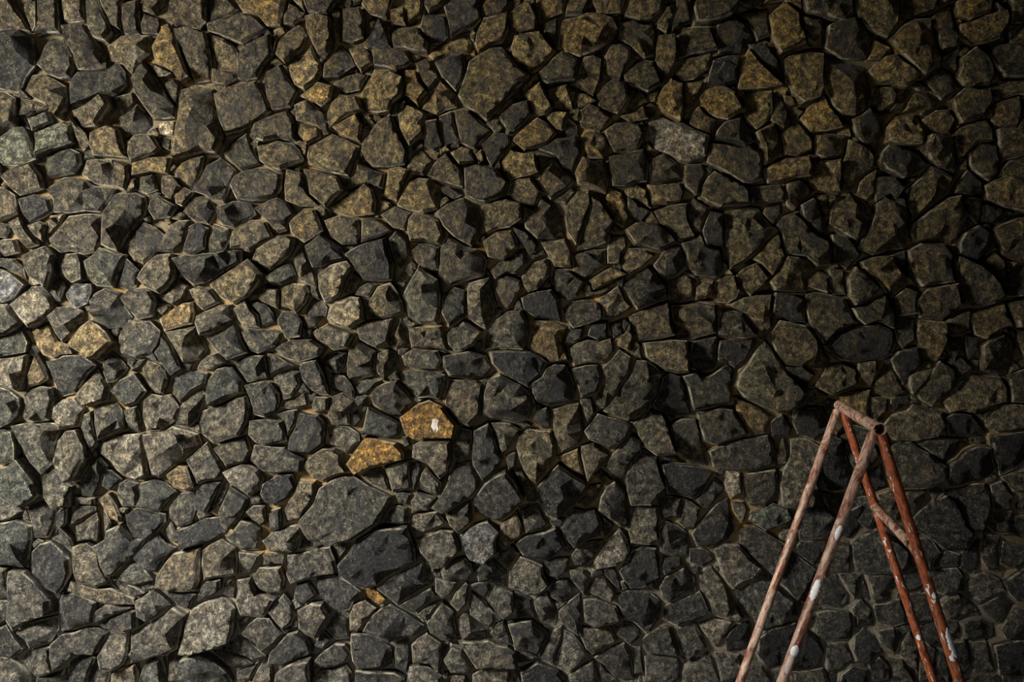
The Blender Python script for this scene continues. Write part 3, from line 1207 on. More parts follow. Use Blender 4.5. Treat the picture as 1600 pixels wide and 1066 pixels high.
def covered(P):
    """grid window and cell mask inside outline P"""
    p = P + MG
    x0, y0 = np.maximum(np.floor(p.min(0)).astype(int), 0)
    x1, y1 = np.minimum(np.ceil(p.max(0)).astype(int) + 1, (GW, GH))
    if x1 <= x0 or y1 <= y0:
        return None
    X, Y = gxx[y0:y1, x0:x1] + 0.5, gyy[y0:y1, x0:x1] + 0.5
    m = np.zeros(X.shape, bool)
    for a, b in zip(p, np.roll(p, -1, 0)):
        if a[1] != b[1]:
            m ^= ((Y < a[1]) != (Y < b[1])) & (X < (b[0] - a[0]) * (Y - a[1]) / (b[1] - a[1]) + a[0])
    return y0, y1, x0, x1, m


def read_outlines():
    res = []
    for (i, j), text in OUTLINES.items():
        ox, oy = (0, 373, 747, 1120)[i], (0, 249, 497, 746)[j]
        for line in text.strip().split('\n'):
            P, K, code = [], [], '-'
            for w in line.split():
                if w[0] == '*':
                    K.append([float(v) for v in w[1:].split(',')])
                elif ',' in w:
                    P.append([float(v) for v in w.split(',')])
                else:
                    code = w
            P = np.array(P) * 3 + (ox, oy)
            K = np.array(K).reshape(-1, 2) * 3 + (ox, oy)
            if np.sum(P[:, 0] * np.roll(P[:, 1], -1) - np.roll(P[:, 0], -1) * P[:, 1]) < 0:
                P = P[::-1].copy()
            cx, cy = P.mean(0)
            d = min(cx - ox if i > 0 else 99, ox + 480 - cx if i < 3 else 99, cy - oy if j > 0 else 99, oy + 320 - cy if j < 3 else 99, 60)
            P[P[:, 0] <= 1, 0] -= 14
            P[P[:, 0] >= 1599, 0] += 14
            P[P[:, 1] <= 1, 1] -= 14
            res.append(dict(P=P, K=K, c=code, d=d))
    res.sort(key=lambda s: -s['d'])
    return res


def lay_out():
    lab = -np.ones((GH, GW), int)
    keep = []
    for s in read_outlines():
        r = covered(s['P'])
        if r is None:
            continue
        y0, y1, x0, x1, m = r
        sub = lab[y0:y1, x0:x1]
        n = m.sum()
        if n < 40:
            continue
        big = 0
        for k in np.unique(sub[m]):
            if k >= 0:
                big = max(big, (sub[m] == k).sum() / min(n, keep[k]['n']))
        if (sub[m] >= 0).mean() > 0.5 or big > 0.62:       # the same stone noted twice
            continue
        s['n'] = n
        sub[m & (sub < 0)] = len(keep)
        keep.append(s)
    # each outline grows a little into the joint, never closer than the joint width
    own, found = lab.copy(), lab >= 0
    offs = sorted((dx * dx + dy * dy, dx, dy) for dx in range(-8, 9) for dy in range(-8, 9) if 0 < dx * dx + dy * dy <= 64)
    for _, dx, dy in offs:
        sh = np.roll(np.roll(lab, dy, 0), dx, 1)
        m = (~found) & (sh >= 0)
        own[m] = sh[m]
        found |= m
    bad = np.zeros(own.shape, bool)
    for dx in (-1, 0, 1):
        for dy in (-1, 0, 1):
            sh = np.roll(np.roll(own, dy, 0), dx, 1)
            bad |= (sh != own) & (sh >= 0)

    def free(p, k):
        x, y = int(p[0] + MG), int(p[1] + MG)
        return not (0 <= x < GW and 0 <= y < GH) or (own[y, x] == k and not bad[y, x])
    for k, s in enumerate(keep):
        P = s['P']
        pts = []
        for a, b in zip(P, np.roll(P, -1, 0)):
            pts.append(a)
            m = int(np.hypot(*(b - a)) // 26)
            pts += [a + (b - a) * (t + 1) / (m + 1) for t in range(m)]
        pts = np.array(pts)
        c = P.mean(0)
        out = []
        for i, p in enumerate(pts):
            e = pts[(i + 1) % len(pts)] - pts[i - 1]
            nrm = np.array([e[1], -e[0]]) / (np.hypot(*e) + 1e-9)
            if nrm @ (p - c) < 0:
                nrm = (p - c) / (np.hypot(*(p - c)) + 1e-9)
            if free(p, k):
                g = 0
                while g < 7 and free(p + nrm * (g + 1), k):
                    g += 1
            else:
                g = -6
                for t in range(1, 14):
                    if free(p - nrm * t, k):
                        g = -t
                        break
            out.append(p + nrm * g)
        s['F'] = np.array(out)
    occ = np.zeros((GH, GW), bool)
    for s in keep:
        r = covered(s['F'])
        if r:
            occ[r[0]:r[1], r[2]:r[3]] |= r[4]
    # small stones wedged in the wider joints, and the wall's courses past the frame
    ylim = MG + FH + 14

    def taken(x, y):
        xi, yi = int(x), int(y)
        return not (0 <= xi < GW and 0 <= yi < ylim) or occ[yi, xi]
    allst = list(keep)
    for rmin, rmax, N, gap in ((26, 44, 5000, 3), (20, 36, 5000, 3), (14, 30, 9000, 2.5), (9, 20, 14000, 2), (6.5, 14, 20000, 1.5)):
        for cx, cy in rng.uniform((3, 3), (GW - 3, ylim - 3), (N, 2)):
            if rmin < 9 and not (MG - 4 < cx < MG + FW + 4 and MG - 4 < cy < MG + FH + 4):
                continue
            if occ[int(cy), int(cx)]:
                continue
            n = rng.integers(7, 10)
            el, ea = rng.uniform(0.65, 1), rng.random() * 6.28
            A = rng.random() * 6.28 + (np.arange(n) + rng.uniform(-0.3, 0.3, n)) * 6.283 / n
            LIM = rmax * el / np.sqrt((el * np.cos(A - ea)) ** 2 + np.sin(A - ea) ** 2) * rng.uniform(0.85, 1.1, n)
            R = []
            for a, lim in zip(A, LIM):
                r, ca, sa = 2.0, math.cos(a), math.sin(a)
                while r < lim and not taken(cx + (r + gap) * ca, cy + (r + gap) * sa):
                    r += 1.5
                R.append(r)
            R = np.array(R)
            if math.sqrt((R ** 2).mean()) < rmin or R.min() < rmin * 0.35:
                continue
            R = np.minimum(R, np.median(R) * 1.5)
            P = np.c_[cx + R * np.cos(A), cy + R * np.sin(A)] - MG
            y0, y1, x0, x1, m = covered(P)
            occ[y0:y1, x0:x1] |= m
            allst.append(dict(F=P, K=np.zeros((0, 2)), c='-'))
    top = -np.ones((GH, GW), int)
    for k, s in enumerate(allst):
        r = covered(s['F'])
        if r:
            sub = top[r[0]:r[1], r[2]:r[3]]
            sub[r[4] & (sub < 0)] = k
        s['vis'] = 0
    ids, cnt = np.unique(top[MG:-MG, MG:-MG], return_counts=True)
    for k, c in zip(ids, cnt):
        if k >= 0:
            allst[k]['vis'] = c
    allst = [s for s in allst if s['F'][:, 1].min() < 1082]
    allst.sort(key=lambda s: -s['vis'])
    for s in allst:
        out = [s['F'][0]]
        for p in s['F'][1:]:
            if np.hypot(*(p - out[-1])) > 4:
                out.append(p)
        if len(out) > 3 and np.hypot(*(out[0] - out[-1])) < 4:
            out.pop()
        s['F'] = [(float(p[0]), float(p[1])) for p in out]
        s['K'] = [(float(p[0]), float(p[1])) for p in s['K']]
    return allst


K_FACE = (WALL_Y - 0.05) / F_PX                    # metres per pixel on the stone faces


def wall_uv(p):
    return ((p[0] - 800) * K_FACE, CAM_Z - (p[1] - 533) * K_FACE)


def lerp(a, b, t):
    return a + (b - a) * t


def sstep(x, a, b):
    t = max(0.0, min(1.0, (x - a) / (b - a)))
    return t * t * (3 - 2 * t)


PALETTE = [((0.056, 0.052, 0.037), 4), ((0.082, 0.075, 0.054), 5), ((0.120, 0.108, 0.078), 4), ((0.105, 0.088, 0.050), 3),
           ((0.036, 0.036, 0.029), 3), ((0.165, 0.150, 0.115), 1.5), ((0.070, 0.073, 0.056), 2)]
OCHRE = (0.150, 0.102, 0.018)


def stone_colour(code, px, py, rnd):
    c = rnd.choices([p[0] for p in PALETTE], [p[1] for p in PALETTE])[0]
    if code == 'o':
        c = (0.17, 0.125, 0.055)
    elif code == 'R':
        c = (0.29, 0.165, 0.028)
    elif code == 'w':
        c = (0.36, 0.33, 0.28)
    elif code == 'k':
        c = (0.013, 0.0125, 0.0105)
    elif code == 'g':
        c = (0.082, 0.094, 0.076)
    elif code == 'B':
        c = (0.16, 0.165, 0.175)  # bluish skylight on the face, put into the stone's colour
    elif code == 'p':
        c = (0.27, 0.255, 0.225)
    if code != 'R':
        up = 1 - sstep(py + 90 * noise.noise((px * 0.004, py * 0.004, 3)), 150, 640)   # more ochre towards the top and right
        up = max(up * (0.25 + 0.75 * sstep(px, 0, 750)), 0.75 * sstep(px, 650, 1300) * (1 - sstep(py, 480, 820)))
        if code in 'Bp':
            up *= 0.3
        lum0 = min(0.13, sum(c) / 3)
        c = tuple(lerp(c[i], c[i] * 0.40 * (1.15, 0.95, 0.5)[i] + OCHRE[i] * (0.25 + 5.2 * lum0), up * 0.85) for i in range(3))
        gr = sstep(py, 650, 1000)                                                       # greyer towards the foot of the wall
        lum = sum(c) / 3
        c = tuple(lerp(c[i], lum * (1.02, 1.0, 0.95)[i], gr * 0.6) for i in range(3))
    j = rnd.uniform(0.6, 1.3)
    return tuple(x * j * k for x, k in zip(c, (0.71, 0.66, 0.56)))


def build_stone(code, F, Kp, rank, sink):
    """returns local verts (x, y towards the wall, z), faces, rim weights, centre, colour, mortar ring"""
    rnd = random.Random(rank * 7919 + 13)
    uv = [wall_uv(p) for p in F]
    cu = sum(p[0] for p in uv) / len(uv)
    cv = sum(p[1] for p in uv) / len(uv)
    px = sum(p[0] for p in F) / len(F)
    py = sum(p[1] for p in F) / len(F)
    P = [Vector((p[0] - cu, p[1] - cv)) for p in uv]
    a2 = sum(P[i].x * P[i - 1].y - P[i - 1].x * P[i].y for i in range(len(P)))
    if a2 > 0:
        P.reverse()
    n = len(P)
    R = math.sqrt(abs(a2) * 0.5 / math.pi)
    flat = sstep(px + 0.55 * (py - 533), 950, 1500) * sstep(py, 380, 800)               # shallower work low on the right
    H = 0.010 + max(0.030, min(0.105, R * rnd.uniform(0.55, 1.0))) * (1 - 0.55 * flat) + rnd.uniform(0.0, 0.022) * (1 - flat) - sink
    ang = rnd.uniform(0, 2 * math.pi)
    t = rnd.uniform(0.08, 0.62) * (1 - 0.45 * flat)
    tilt = Vector((math.cos(ang) * t, math.sin(ang) * t))
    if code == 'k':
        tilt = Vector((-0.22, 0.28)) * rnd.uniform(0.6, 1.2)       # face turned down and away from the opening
    elif code in 'Bwp':
        tilt = Vector((0.40, -0.25)) * rnd.uniform(0.7, 1.1)       # face turned to the opening
    elif code in 'oR':
        tilt = tilt * 0.4
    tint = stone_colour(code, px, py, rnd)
    K = [Vector((wall_uv(k)[0] - cu, wall_uv(k)[1] - cv)) for k in Kp]
    cham = [(rnd.uniform(0, 6.283), rnd.uniform(0.05, 0.42)) for _ in range(2)]
    if K or code in 'oRpBw':
        cham = [(c0, c1 * 0.3) for c0, c1 in cham]

    def cut(p):
        a = math.atan2(p.y, p.x)
        return min(0.5, sum(c1 * max(0.0, math.cos(a - c0)) ** 3 for c0, c1 in cham))
    lowrim = 0.80 if not K else 0.55
    verts, faces, rimw = [], [], []

    def put(p, w, r):
        verts.append((p.x, -w, p.y))
        rimw.append(r)
        return len(verts) - 1

    def plane(p):
        return H + max(-0.55 * H, min(0.045, tilt.dot(p)))

    nz = Vector((rank * 1.37, 5.1, 0))
    base, rim, top = [], [], []
    top2 = []
    for p in P:
        base.append(put(p * 1.02, -0.02, 0.2))
    for p in P:
        k = noise.noise(Vector((p.x * 30, p.y * 30, rank * 3.1)))
        rim.append(put(p * (0.985 + 0.03 * k), plane(p) * (lowrim + 0.14 * k - 1.1 * cut(p)), 1.0))
    for p in P:
        k = noise.noise(Vector((p.x * 25 + 7, p.y * 25, rank * 1.7)))
        q = p * (1 - min(0.32, (0.006 + 0.004 * rnd.random()) / max(p.length, 0.004) + rnd.uniform(0.0, 0.12)))
        top2.append(q)
        w = plane(q) * (lowrim + 0.17) + 0.10 * R * k
        top.append((w, 0.45))
    # interior points give the broken faces
    pts = list(top2)
    data = list(top)
    if not K and code not in 'pRBw' and rnd.random() < 0.65 and R > 0.035:     # one broken ridge across the face
        a0, d0 = rnd.uniform(0, 6.283), rnd.uniform(0.0, 0.35) * R
        mid_p = Vector((math.cos(a0 + 1.57), math.sin(a0 + 1.57))) * d0
        up = rnd.uniform(0.06, 0.20) * R
        for s in (-0.45, 0.4):
            q = mid_p + Vector((math.cos(a0), math.sin(a0))) * (s * R * rnd.uniform(0.6, 1.1))
            if min((q - o).length for o in pts) > 0.012:
                pts.append(q)
                data.append((plane(q) + up, 0.86 if rnd.random() < 0.5 else 0.3))
    for q in K:
        pts.append(q)
        data.append((plane(q) + (0.22 * R if len(K) == 1 else 0.19 * R) + 0.006, 0.85))
    area_px = abs(a2) * 0.5 / K_FACE ** 2
    m = int(area_px / 420) if not K else int(area_px / 900)
    m = min(m, 16)
    xs = [p.x for p in top2]
    ys = [p.y for p in top2]
    for _ in range(m):
        for _t in range(12):
            i, j = rnd.randrange(n), rnd.randrange(n)
            s, u = rnd.random(), rnd.random() ** 0.6
            q = top2[i].lerp(top2[(i + 1) % n], s) * (u * 0.9)
            if all((q - o).length > 0.022 for o in pts):
                k = noise.noise(Vector((q.x * 16, q.y * 16, rank * 2.3)))
                pts.append(q)
                if K:
                    dk = min((q - o).length for o in K)
                    w = plane(q) + 0.22 * R * max(0, 1 - dk / (R * 0.9)) + 0.10 * R * k
                else:
                    w = plane(q) + 0.15 * R * max(k, -0.25) + 0.03 * R
                data.append((w, 0.0))
                break
    res = delaunay_2d_cdt(pts, [], [list(range(n))], 1, 1e-6)
    vo, fo, orig = res[0], res[2], res[3]
    imap, omap, back = {}, {}, {}
    for oi, src in enumerate(orig):
        w, r = data[src[0]] if src else (plane(vo[oi]), 0.3)
        omap[oi] = put(Vector(vo[oi]), w, r)
        for sidx in src:
            imap[sidx] = omap[oi]
            back[sidx] = oi
    mids = {}

    def mid_edge(i, j):
        key = (min(i, j), max(i, j))
        if key not in mids:
            a_, b2 = verts[omap[i]], verts[omap[j]]
            q = Vector(((a_[0] + b2[0]) / 2, (a_[2] + b2[2]) / 2))
            L = math.hypot(a_[0] - b2[0], a_[2] - b2[2])
            on_ring = key in ring_edges
            k = noise.noise(Vector((q.x * 40, q.y * 40, rank * 1.9)))
            mids[key] = put(q, -(a_[1] + b2[1]) / 2 + (0 if on_ring else 0.15 * L * k), (rimw[omap[i]] + rimw[omap[j]]) / 2)
        return mids[key]
    ring_edges = set()
    for i in range(n):
        p_, q_ = back.get(i), back.get((i + 1) % n)
        if p_ is not None and q_ is not None:
            ring_edges.add((min(p_, q_), max(p_, q_)))
    for f in fo:
        if rank < 760 and len(f) == 3:
            x_, y_, z_ = f
            xy, yz, zx = mid_edge(x_, y_), mid_edge(y_, z_), mid_edge(z_, x_)
            faces += [[omap[x_], xy, zx], [omap[y_], yz, xy], [omap[z_], zx, yz], [xy, yz, zx]]
        else:
            faces.append([omap[i] for i in f])
    tr = [imap.get(i) for i in range(n)]
    for i in range(n):
        j = (i + 1) % n
        faces.append([base[i], base[j], rim[j], rim[i]])
        if tr[i] is not None and tr[j] is not None:
            if tr[i] == tr[j]:
                faces.append([rim[i], rim[j], tr[j]])
            else:
                faces.append([rim[i], rim[j], tr[j], tr[i]])
    # consistent outward winding (towards -y)
    out = []
    for f in faces:
        a, b_, c_ = (Vector(verts[f[k]]) for k in (0, 1, 2))
        nr = (b_ - a).cross(c_ - a)
        cen = (a + b_ + c_) / 3
        ref = Vector((cen.x, 0, cen.z)).normalized() * 0.6 + Vector((0, -0.5, 0)) if len(f) == 4 else Vector((0, -1, 0))
        out.append(f if nr.dot(ref) >= 0 else f[::-1])
    skirt = [(cu + p.x, cv + p.y, plane(p) * (lowrim - 1.1 * cut(p)), p, flat) for p in P]
    return verts, out, rimw, (cu, cv), tint, skirt


def set_attrs(me, rimw, tints):
    a = me.attributes.new('rim', 'FLOAT', 'POINT')
    a.data.foreach_set('value', rimw)
    c = me.attributes.new('tint', 'FLOAT_COLOR', 'POINT')
    c.data.foreach_set('color', [x for t in tints for x in (t[0], t[1], t[2], 1.0)])


# ------------------------------------------------------------------ wall: mortar bed with fillets, stones, small rubble
N_PARTS = 300
stone_data = []
codes = []
for r_, s in enumerate(lay_out()):
    codes.append(s['c'])
    stone_data.append(build_stone(s['c'], s['F'], s['K'], r_, 0.010 if r_ > 700 else 0.0))

mv, mf = [], []
STEP = 11
nx = int((1960 + 360) / STEP)
ny = int((1092 + 360) / STEP)
for j in range(ny + 1):
    for i in range(nx + 1):
        u, v = wall_uv((-360 + i * STEP, -360 + j * STEP))
        w = 0.006 + 0.016 * noise.noise((u * 9, v * 9, 0.3)) + 0.008 * noise.noise((u * 31, v * 31, 4.3))
        mv.append((u, WALL_Y - w, max(v, 0.0)))
for j in range(ny):
    for i in range(nx):
        a = j * (nx + 1) + i
        mf.append((a, a + nx + 1, a + nx + 2, a + 1))
for k, sd in enumerate(stone_data):
    sk = sd[5]
    n = len(sk)
    b0 = len(mv)
    for (u, v, wr, p, fl) in sk:                       # fillet of mortar climbing each stone's side
        d = p.normalized()
        f = 0.22 + 0.60 * noise.noise((u * 7, v * 7, 1.7)) + 0.25 * noise.noise((u * 23, v * 23, 9.1)) + 0.34 * fl
        f = max(0.06, min(0.88, f))
        mv.append((u + d.x * 0.020, WALL_Y + 0.004, max(v + d.y * 0.020, 0)))
        mv.append((u + d.x * 0.007, WALL_Y - wr * f * 0.62, max(v + d.y * 0.007, 0)))
        mv.append((u - d.x * 0.004, WALL_Y - wr * f, max(v - d.y * 0.004, 0)))
    for i in range(n):
        a, b_ = b0 + i * 3, b0 + ((i + 1) % n) * 3
        mf.append((a, b_, b_ + 1, a + 1))
        mf.append((a + 1, b_ + 1, b_ + 2, a + 2))
# the wall's own thickness behind the mortar face
wx0, wx1 = wall_uv((-360, 0))[0], wall_uv((-360 + nx * STEP, 0))[0]
wz1 = wall_uv((0, -360))[1]
b0 = len(mv)
mv += [(wx0, WALL_Y + 0.03, 0), (wx1, WALL_Y + 0.03, 0), (wx1, WALL_Y + 0.03, wz1), (wx0, WALL_Y + 0.03, wz1),
       (wx0, WALL_Y + 0.35, 0), (wx1, WALL_Y + 0.35, 0), (wx1, WALL_Y + 0.35, wz1), (wx0, WALL_Y + 0.35, wz1)]
for f in ((0, 1, 2, 3), (5, 4, 7, 6), (4, 0, 3, 7), (1, 5, 6, 2), (3, 2, 6, 7), (4, 5, 1, 0)):
    mf.append(tuple(b0 + i for i in f))
wall = add_mesh('wall_back', mv, mf, MORTAR, smooth=40)
wall['kind'] = 'structure'
wall['label'] = 'rubble stone wall of dark rough angular stones set in ochre mortar'

sv, sf, sr, st = [], [], [], []
for k, (verts, faces, rimw, (cu, cv), tint, sk) in enumerate(stone_data):
    if k < N_PARTS:
        o = add_mesh('stone', verts, faces, None, parent=wall, loc=(cu, WALL_Y, cv))
        set_attrs(o.data, rimw, [tint] * len(verts))
        o.data.materials.append(STONE)
        look = {'R': 'bright ochre-orange stone', 'k': 'near-black stone', 'p': 'smooth pale grey stone', 'o': 'ochre-brown stone', 'w': 'pale stone'}.get(codes[k])
        if look:
            o['label'] = look
        o.data.shade_smooth()
        o.data.set_sharp_from_angle(angle=math.radians(17))
    else:
        b0 = len(sv)
        sv += [(x + cu, y + WALL_Y, max(z + cv, 0.0)) for x, y, z in verts]
        sf += [[i + b0 for i in f] for f in faces]
        sr += rimw
        st += [tint] * len(verts)
# pale smear of mortar dried on the face of the ochre stone
from mathutils.bvhtree import BVHTree
ochre = next(o for o, sd_ in zip([c for c in wall.children], stone_data) if (Vector((sd_[3][0], sd_[3][1])) - Vector(wall_uv((671, 652)))).length < 0.03)
tree = BVHTree.FromPolygons([v.co[:] for v in ochre.data.vertices], [p.vertices[:] for p in ochre.data.polygons])
ring = []
for qx, qy in ((677, 655), (682, 652), (687, 656), (686, 662), (688, 669), (684, 676), (687, 684), (680, 687), (678, 681), (680, 673), (675, 665)):
    u, v = wall_uv((qx, qy))
    hit = tree.ray_cast(Vector((u, -1.0, v)) - Vector((ochre.location.x, 0, ochre.location.z)), Vector((0, 1, 0)))[0]
    if hit is not None:
        ring.append(hit)
if len(ring) > 4:
    cen = sum(ring, Vector()) / len(ring)
    sm = [tuple(p) for p in ring] + [(lerp(p.x, cen.x, 0.25), lerp(p.y, cen.y, 0.25) - 0.003, lerp(p.z, cen.z, 0.25)) for p in ring] + [(cen.x, cen.y - 0.0035, cen.z)]
    n = len(ring)
    fs0 = []
    for i in range(n):
        j = (i + 1) % n
        fs0 += [(i, j, n + j, n + i), (n + i, n + j, 2 * n)]
    smear = add_mesh('mortar_smear', sm, fs0, SMEAR, parent=ochre, smooth=40)
    smear['label'] = 'pale smear of dried mortar'

rub = add_mesh('small_rubble', sv, sf, STONE, parent=wall)
rub['kind'] = 'stuff'
set_attrs(rub.data, sr, st)
rub.data.shade_smooth()
rub.data.set_sharp_from_angle(angle=math.radians(17))

# ------------------------------------------------------------------ floor (below the frame)
fv, ff = [], []
FX, FY = 14, 14
for j in range(FY + 1):
    for i in range(FX + 1):
        x, y = -6 + 12 * i / FX, -3.5 + 7.7 * j / FY
        fv.append((x, y, 0.004 * noise.noise((x * 1.3, y * 1.3, 8)) - 0.004))
for j in range(FY):
    for i in range(FX):
        a = j * (FX + 1) + i
        ff.append((a, a + 1, a + FX + 2, a + FX + 1))
floor = add_mesh('floor', fv, ff, FLOOR, smooth=60)
floor['kind'] = 'structure'




def slab(name, x0, x1, y0, y1, z0, z1, mat, edge_w=0.015):
    # a plain built slab with eased edges
    vs_ = [(x, y, z) for z in (z0, z1) for y in (y0, y1) for x in (x0, x1)]
    o = add_mesh(name, vs_, [(0, 2, 3, 1), (4, 5, 7, 6), (0, 1, 5, 4), (1, 3, 7, 5), (3, 2, 6, 7), (2, 0, 4, 6)], mat)
    m = o.modifiers.new('eased', 'BEVEL')
    m.width = edge_w
    m.segments = 2
    o['kind'] = 'structure'
    return o


# unseen side wall added to dim the wall's right, stopping short (the opening); soffit
slab('added_shade_wall', -2.75, -2.40, -3.4, 1.86, 0.0, CAM_Z + 1.56, PLASTER)
slab('ceiling', -2.75, 5.5, -3.4, 4.2, CAM_Z + 1.56, CAM_Z + 1.76, PLASTER)

# ------------------------------------------------------------------ trestle of welded steel tube
def px3(x, y, depth):
    return Vector(((x - 800) / F_PX * depth, depth, CAM_Z - (y - 533) / F_PX * depth))


def frame_of(d):
    d = d.normalized()
    q = Vector((0, 0, 1)).rotation_difference(d) if d.z > -0.999 else None
    return q if q else Matrix.Rotation(math.pi, 4, 'X').to_quaternion()


def tube(name, a, b, r, mat, parent, wall_t=None, segs=24, rough=0.0006, saddle=None):
    """round tube from a to b, own axis along local z with its origin at a; open (hollow) when wall_t is given"""
    L = (b - a).length
    rings = max(6, int(L / 0.05))
    vs_, fs_ = [], []

    def ring(z, rad, cop=0.0):
        i0 = len(vs_)
        for s in range(segs):
            t = 2 * math.pi * s / segs
            rr = rad + rough * noise.noise((math.cos(t) * 3, math.sin(t) * 3, z * 14 + len(name)))
            vs_.append((rr * math.cos(t), rr * math.sin(t), z + cop * abs(math.cos(t)) ** 2))
        return i0

    def bridge(i0, i1):
        for s in range(segs):
            s2 = (s + 1) % segs
            fs_.append((i0 + s, i0 + s2, i1 + s2, i1 + s))
    rs = [ring(L * k / rings, r) for k in range(rings + (1 if wall_t else 0))]
    if not wall_t:                                # ends ground to fit the tube they are welded to
        rs += [ring(L - 0.012, r), ring(L - 0.004, r * 0.90), ring(L, r * 0.62)]
    for i0, i1 in zip(rs, rs[1:]):
        bridge(i0, i1)
    if wall_t:
        e0 = ring(0, r - wall_t)
        m0 = ring(L * 0.5, r - wall_t)
        e1 = ring(L, r - wall_t)
        bridge(e0, rs[0])
        bridge(m0, e0)
        bridge(e1, m0)
        bridge(rs[-1], e1)
    else:
        fs_.append(tuple(rs[0] + s for s in range(segs))[::-1])
        fs_.append(tuple(rs[-1] + s for s in range(segs)))
    o = add_mesh(name, vs_, fs_, mat, smooth=35)
    o.rotation_mode = 'QUATERNION'
    o.rotation_quaternion = frame_of(b - a)
    o.location = a - parent.location
    o.parent = parent
    return o


def paint_patch(leg, r, z, half_len, centre_dir, half_ang, seed, mat, label):
    """thin flake of paint wrapped on the tube; centre_dir is a world direction it faces"""
    rnd = random.Random(seed)
    d = leg.rotation_quaternion.inverted() @ centre_dir
    th0 = math.atan2(d.y, d.x)
    nu, nv = 26, 8
    vs_, fs_ = [], []
    for i in range(nu + 1):
        s = i / nu * 2 - 1
        prof = max(0.0, 1 - abs(s) ** 2.2) ** 0.6
        e0 = prof * half_ang * (1 + 0.55 * noise.noise((s * 5, seed, 0)) + 0.3 * noise.noise((s * 14, seed, 2)))
        e1 = prof * half_ang * (1 + 0.55 * noise.noise((s * 5, seed, 9)) + 0.3 * noise.noise((s * 14, seed, 7)))
        for j in range(nv + 1):
            t = th0 + lerp(-e0, e1, j / nv)
            rr = r + (0.0016 if 0 < i < nu and 0 < j < nv else 0.0002)
            vs_.append((rr * math.cos(t), rr * math.sin(t), z + s * half_len + 0.006 * noise.noise((j * 0.7, seed, s))))
    for i in range(nu):
        for j in range(nv):
            a = i * (nv + 1) + j
            fs_.append((a, a + 1, a + nv + 2, a + nv + 1))
    o = add_mesh('paint_patch', vs_, fs_, mat, smooth=60)
    o['label'] = label
    o.parent = leg
    return o


FRONT_D, REAR_D = 2.75, 3.50
bar_f = px3(1375, 671, FRONT_D)
bar_r = px3(1311, 633.5, REAR_D)
bar_dir = (bar_f - bar_r).normalized()
trestle = bpy.data.objects.new('trestle', None)
col.objects.link(trestle)
trestle.location = ((bar_f.x + bar_r.x) / 2, (bar_f.y + bar_r.y) / 2, 0)
trestle['label'] = 'rusty red-brown steel tube trestle with white paint chips before the stone wall'
trestle['category'] = 'trestle'

R_BAR, R_LEG = 0.0165, 0.0150
END = 0.095                                                  # length of the end collars the legs are welded to
tube('top_bar', bar_r + bar_dir * (END + 0.022), bar_f - bar_dir * (END + 0.022), R_BAR, BAR_PAINT, trestle, wall_t=0.003, segs=32)
tube('sleeve', bar_r + bar_dir * (END - 0.02), bar_f - bar_dir * (END - 0.02), R_BAR - 0.0062, RUST_RED, trestle, wall_t=0.0015, segs=32)
for c0, c1 in ((bar_f - bar_dir * END, bar_f), (bar_r, bar_r + bar_dir * END)):
    tube('collar', c0, c1, R_BAR + 0.0010, BAR_PAINT, trestle, wall_t=0.0026, segs=32)

side = Vector((bar_dir.y, -bar_dir.x, 0)).normalized()       # horizontal, square to the bar
if side.x < 0:
    side = -side


def make_leg(top_px, bot_px, top_pt, mat, lean):
    """leg from the bar through the point seen at bot_px, on to the floor"""
    y_b = top_pt.y + lean
    q = px3(bot_px[0], bot_px[1], y_b)
    a = top_pt + side * (0.004 if bot_px[0] > top_px[0] else -0.004)
    d = (q - a)
    foot = a + d * ((a.z - 0.002) / (a.z - q.z))
    a = a - (a - foot).normalized() * 0.0128
    leg = tube('leg', foot, a, R_LEG, mat, trestle, wall_t=None)
    return leg, foot, a


front = bar_f - bar_dir * 0.045
rear = bar_r + bar_dir * 0.028
fl, fl_foot, fl_top = make_leg((1370, 676), (1222, 1066), front, RUST_DUSTY, 0.03)
fr, fr_foot, fr_top = make_leg((1374, 676), (1499.5, 1066), front, RUST_RED, -0.03)
rl, rl_foot, rl_top = make_leg((1310.5, 639), (1156, 1066), rear, RUST_DUSTY, 0.03)
rr_, rr_foot, rr_top = make_leg((1314, 640), (1459, 1066), rear, RUST_RED, -0.03)


def on_leg(foot, top, row):
    """point on a leg axis at a given picture row"""
    lo, hi = 0.0, 1.0
    for _ in range(40):
        t = (lo + hi) / 2
        p = foot.lerp(top, t)
        r = 533 + (CAM_Z - p.z) / p.y * F_PX
        if r > row:
            lo = t
        else:
            hi = t
    return foot.lerp(top, t)


ra = on_leg(rr_foot, rr_top, 792)
rb = on_leg(fr_foot, fr_top, 862)
tube('rung', ra, rb, 0.0150, RUST_DUSTY, trestle, segs=24)

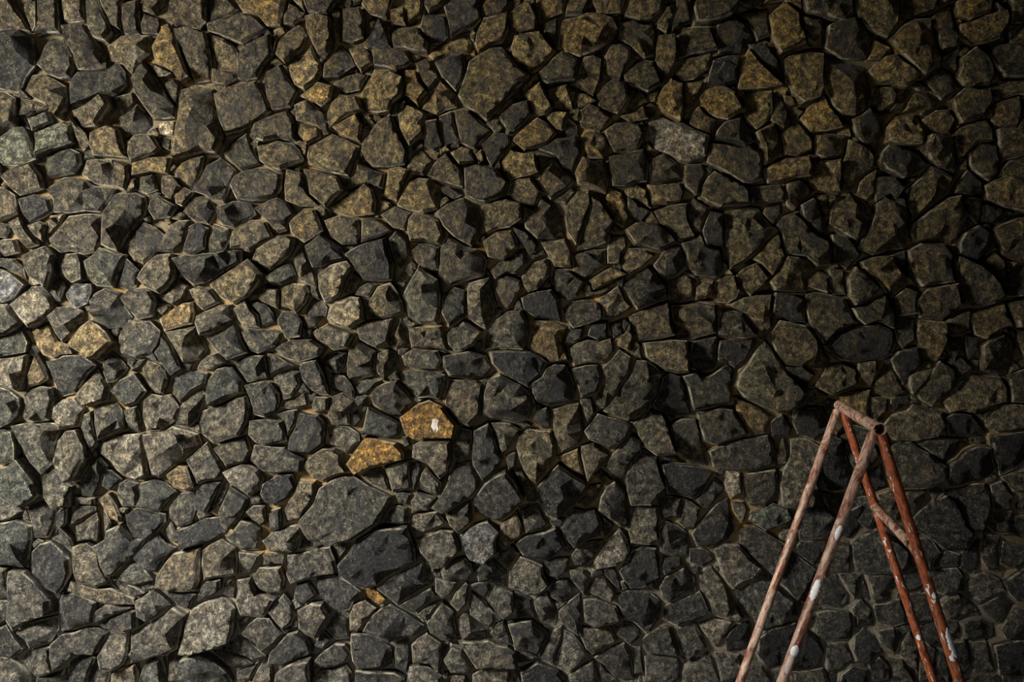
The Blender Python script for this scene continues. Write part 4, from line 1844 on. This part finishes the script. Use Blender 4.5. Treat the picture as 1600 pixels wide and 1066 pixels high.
# weld beads where tubes meet
def weld(p, r, ax):
    vs_, fs_ = [], []
    nu, nv = 20, 8
    for i in range(nu):
        t = 2 * math.pi * i / nu
        for j in range(nv):
            s = 2 * math.pi * j / nv
            k = 0.0032 + 0.0012 * noise.noise((t * 4, s, p.x * 9))
            rr = r + k * math.cos(s)
            vs_.append((rr * math.cos(t), rr * math.sin(t), k * math.sin(s)))
    for i in range(nu):
        for j in range(nv):
            fs_.append((i * nv + j, ((i + 1) % nu) * nv + j, ((i + 1) % nu) * nv + (j + 1) % nv, i * nv + (j + 1) % nv))
    o = add_mesh('weld_bead', vs_, fs_, RUST_RED, smooth=60)
    o.rotation_mode = 'QUATERNION'
    o.rotation_quaternion = frame_of(ax)
    o.location = p - trestle.location
    o.parent = trestle


rd = (rb - ra).normalized()
weld(ra + rd * 0.016, 0.0148, rd)
weld(rb - rd * 0.016, 0.0148, rd)

for leg, foot, top, row0, row1, face, ha, sd, mat, lab in (
        (fl, fl_foot, fl_top, 820, 842, Vector((-0.1, -1, 0)), 0.55, 2, WHITE, 'white paint patch'),
        (fl, fl_foot, fl_top, 905, 938, Vector((-0.5, -1, 0)), 0.75, 3, WHITE, 'white paint patch'),
        (fl, fl_foot, fl_top, 1006, 1024, Vector((-0.1, -1, 0)), 0.8, 4, WHITE, 'white paint patch'),
        (fl, fl_foot, fl_top, 1020, 1052, Vector((-0.2, -1, 0)), 0.6, 5, PINK, 'chalky pale paint patch'),
        (fr, fr_foot, fr_top, 980, 1028, Vector((0.55, -1, 0)), 0.75, 6, WHITE, 'white paint patch'),
        (fr, fr_foot, fr_top, 1022, 1030, Vector((-0.4, -1, 0)), 0.4, 7, WHITE, 'white paint patch'),
        (fr, fr_foot, fr_top, 926, 934, Vector((0, -1, 0)), 0.4, 8, WHITE, 'white paint patch'),
        (rr_, rr_foot, rr_top, 990, 998, Vector((-0.5, -1, 0)), 0.5, 9, WHITE, 'white paint patch'),
):
    p0, p1 = on_leg(foot, top, row0), on_leg(foot, top, row1)
    z0, z1 = (p0 - foot).length, (p1 - foot).length
    paint_patch(leg, R_LEG, (z0 + z1) / 2, abs(z0 - z1) / 2, face.normalized(), ha, sd, mat, lab)
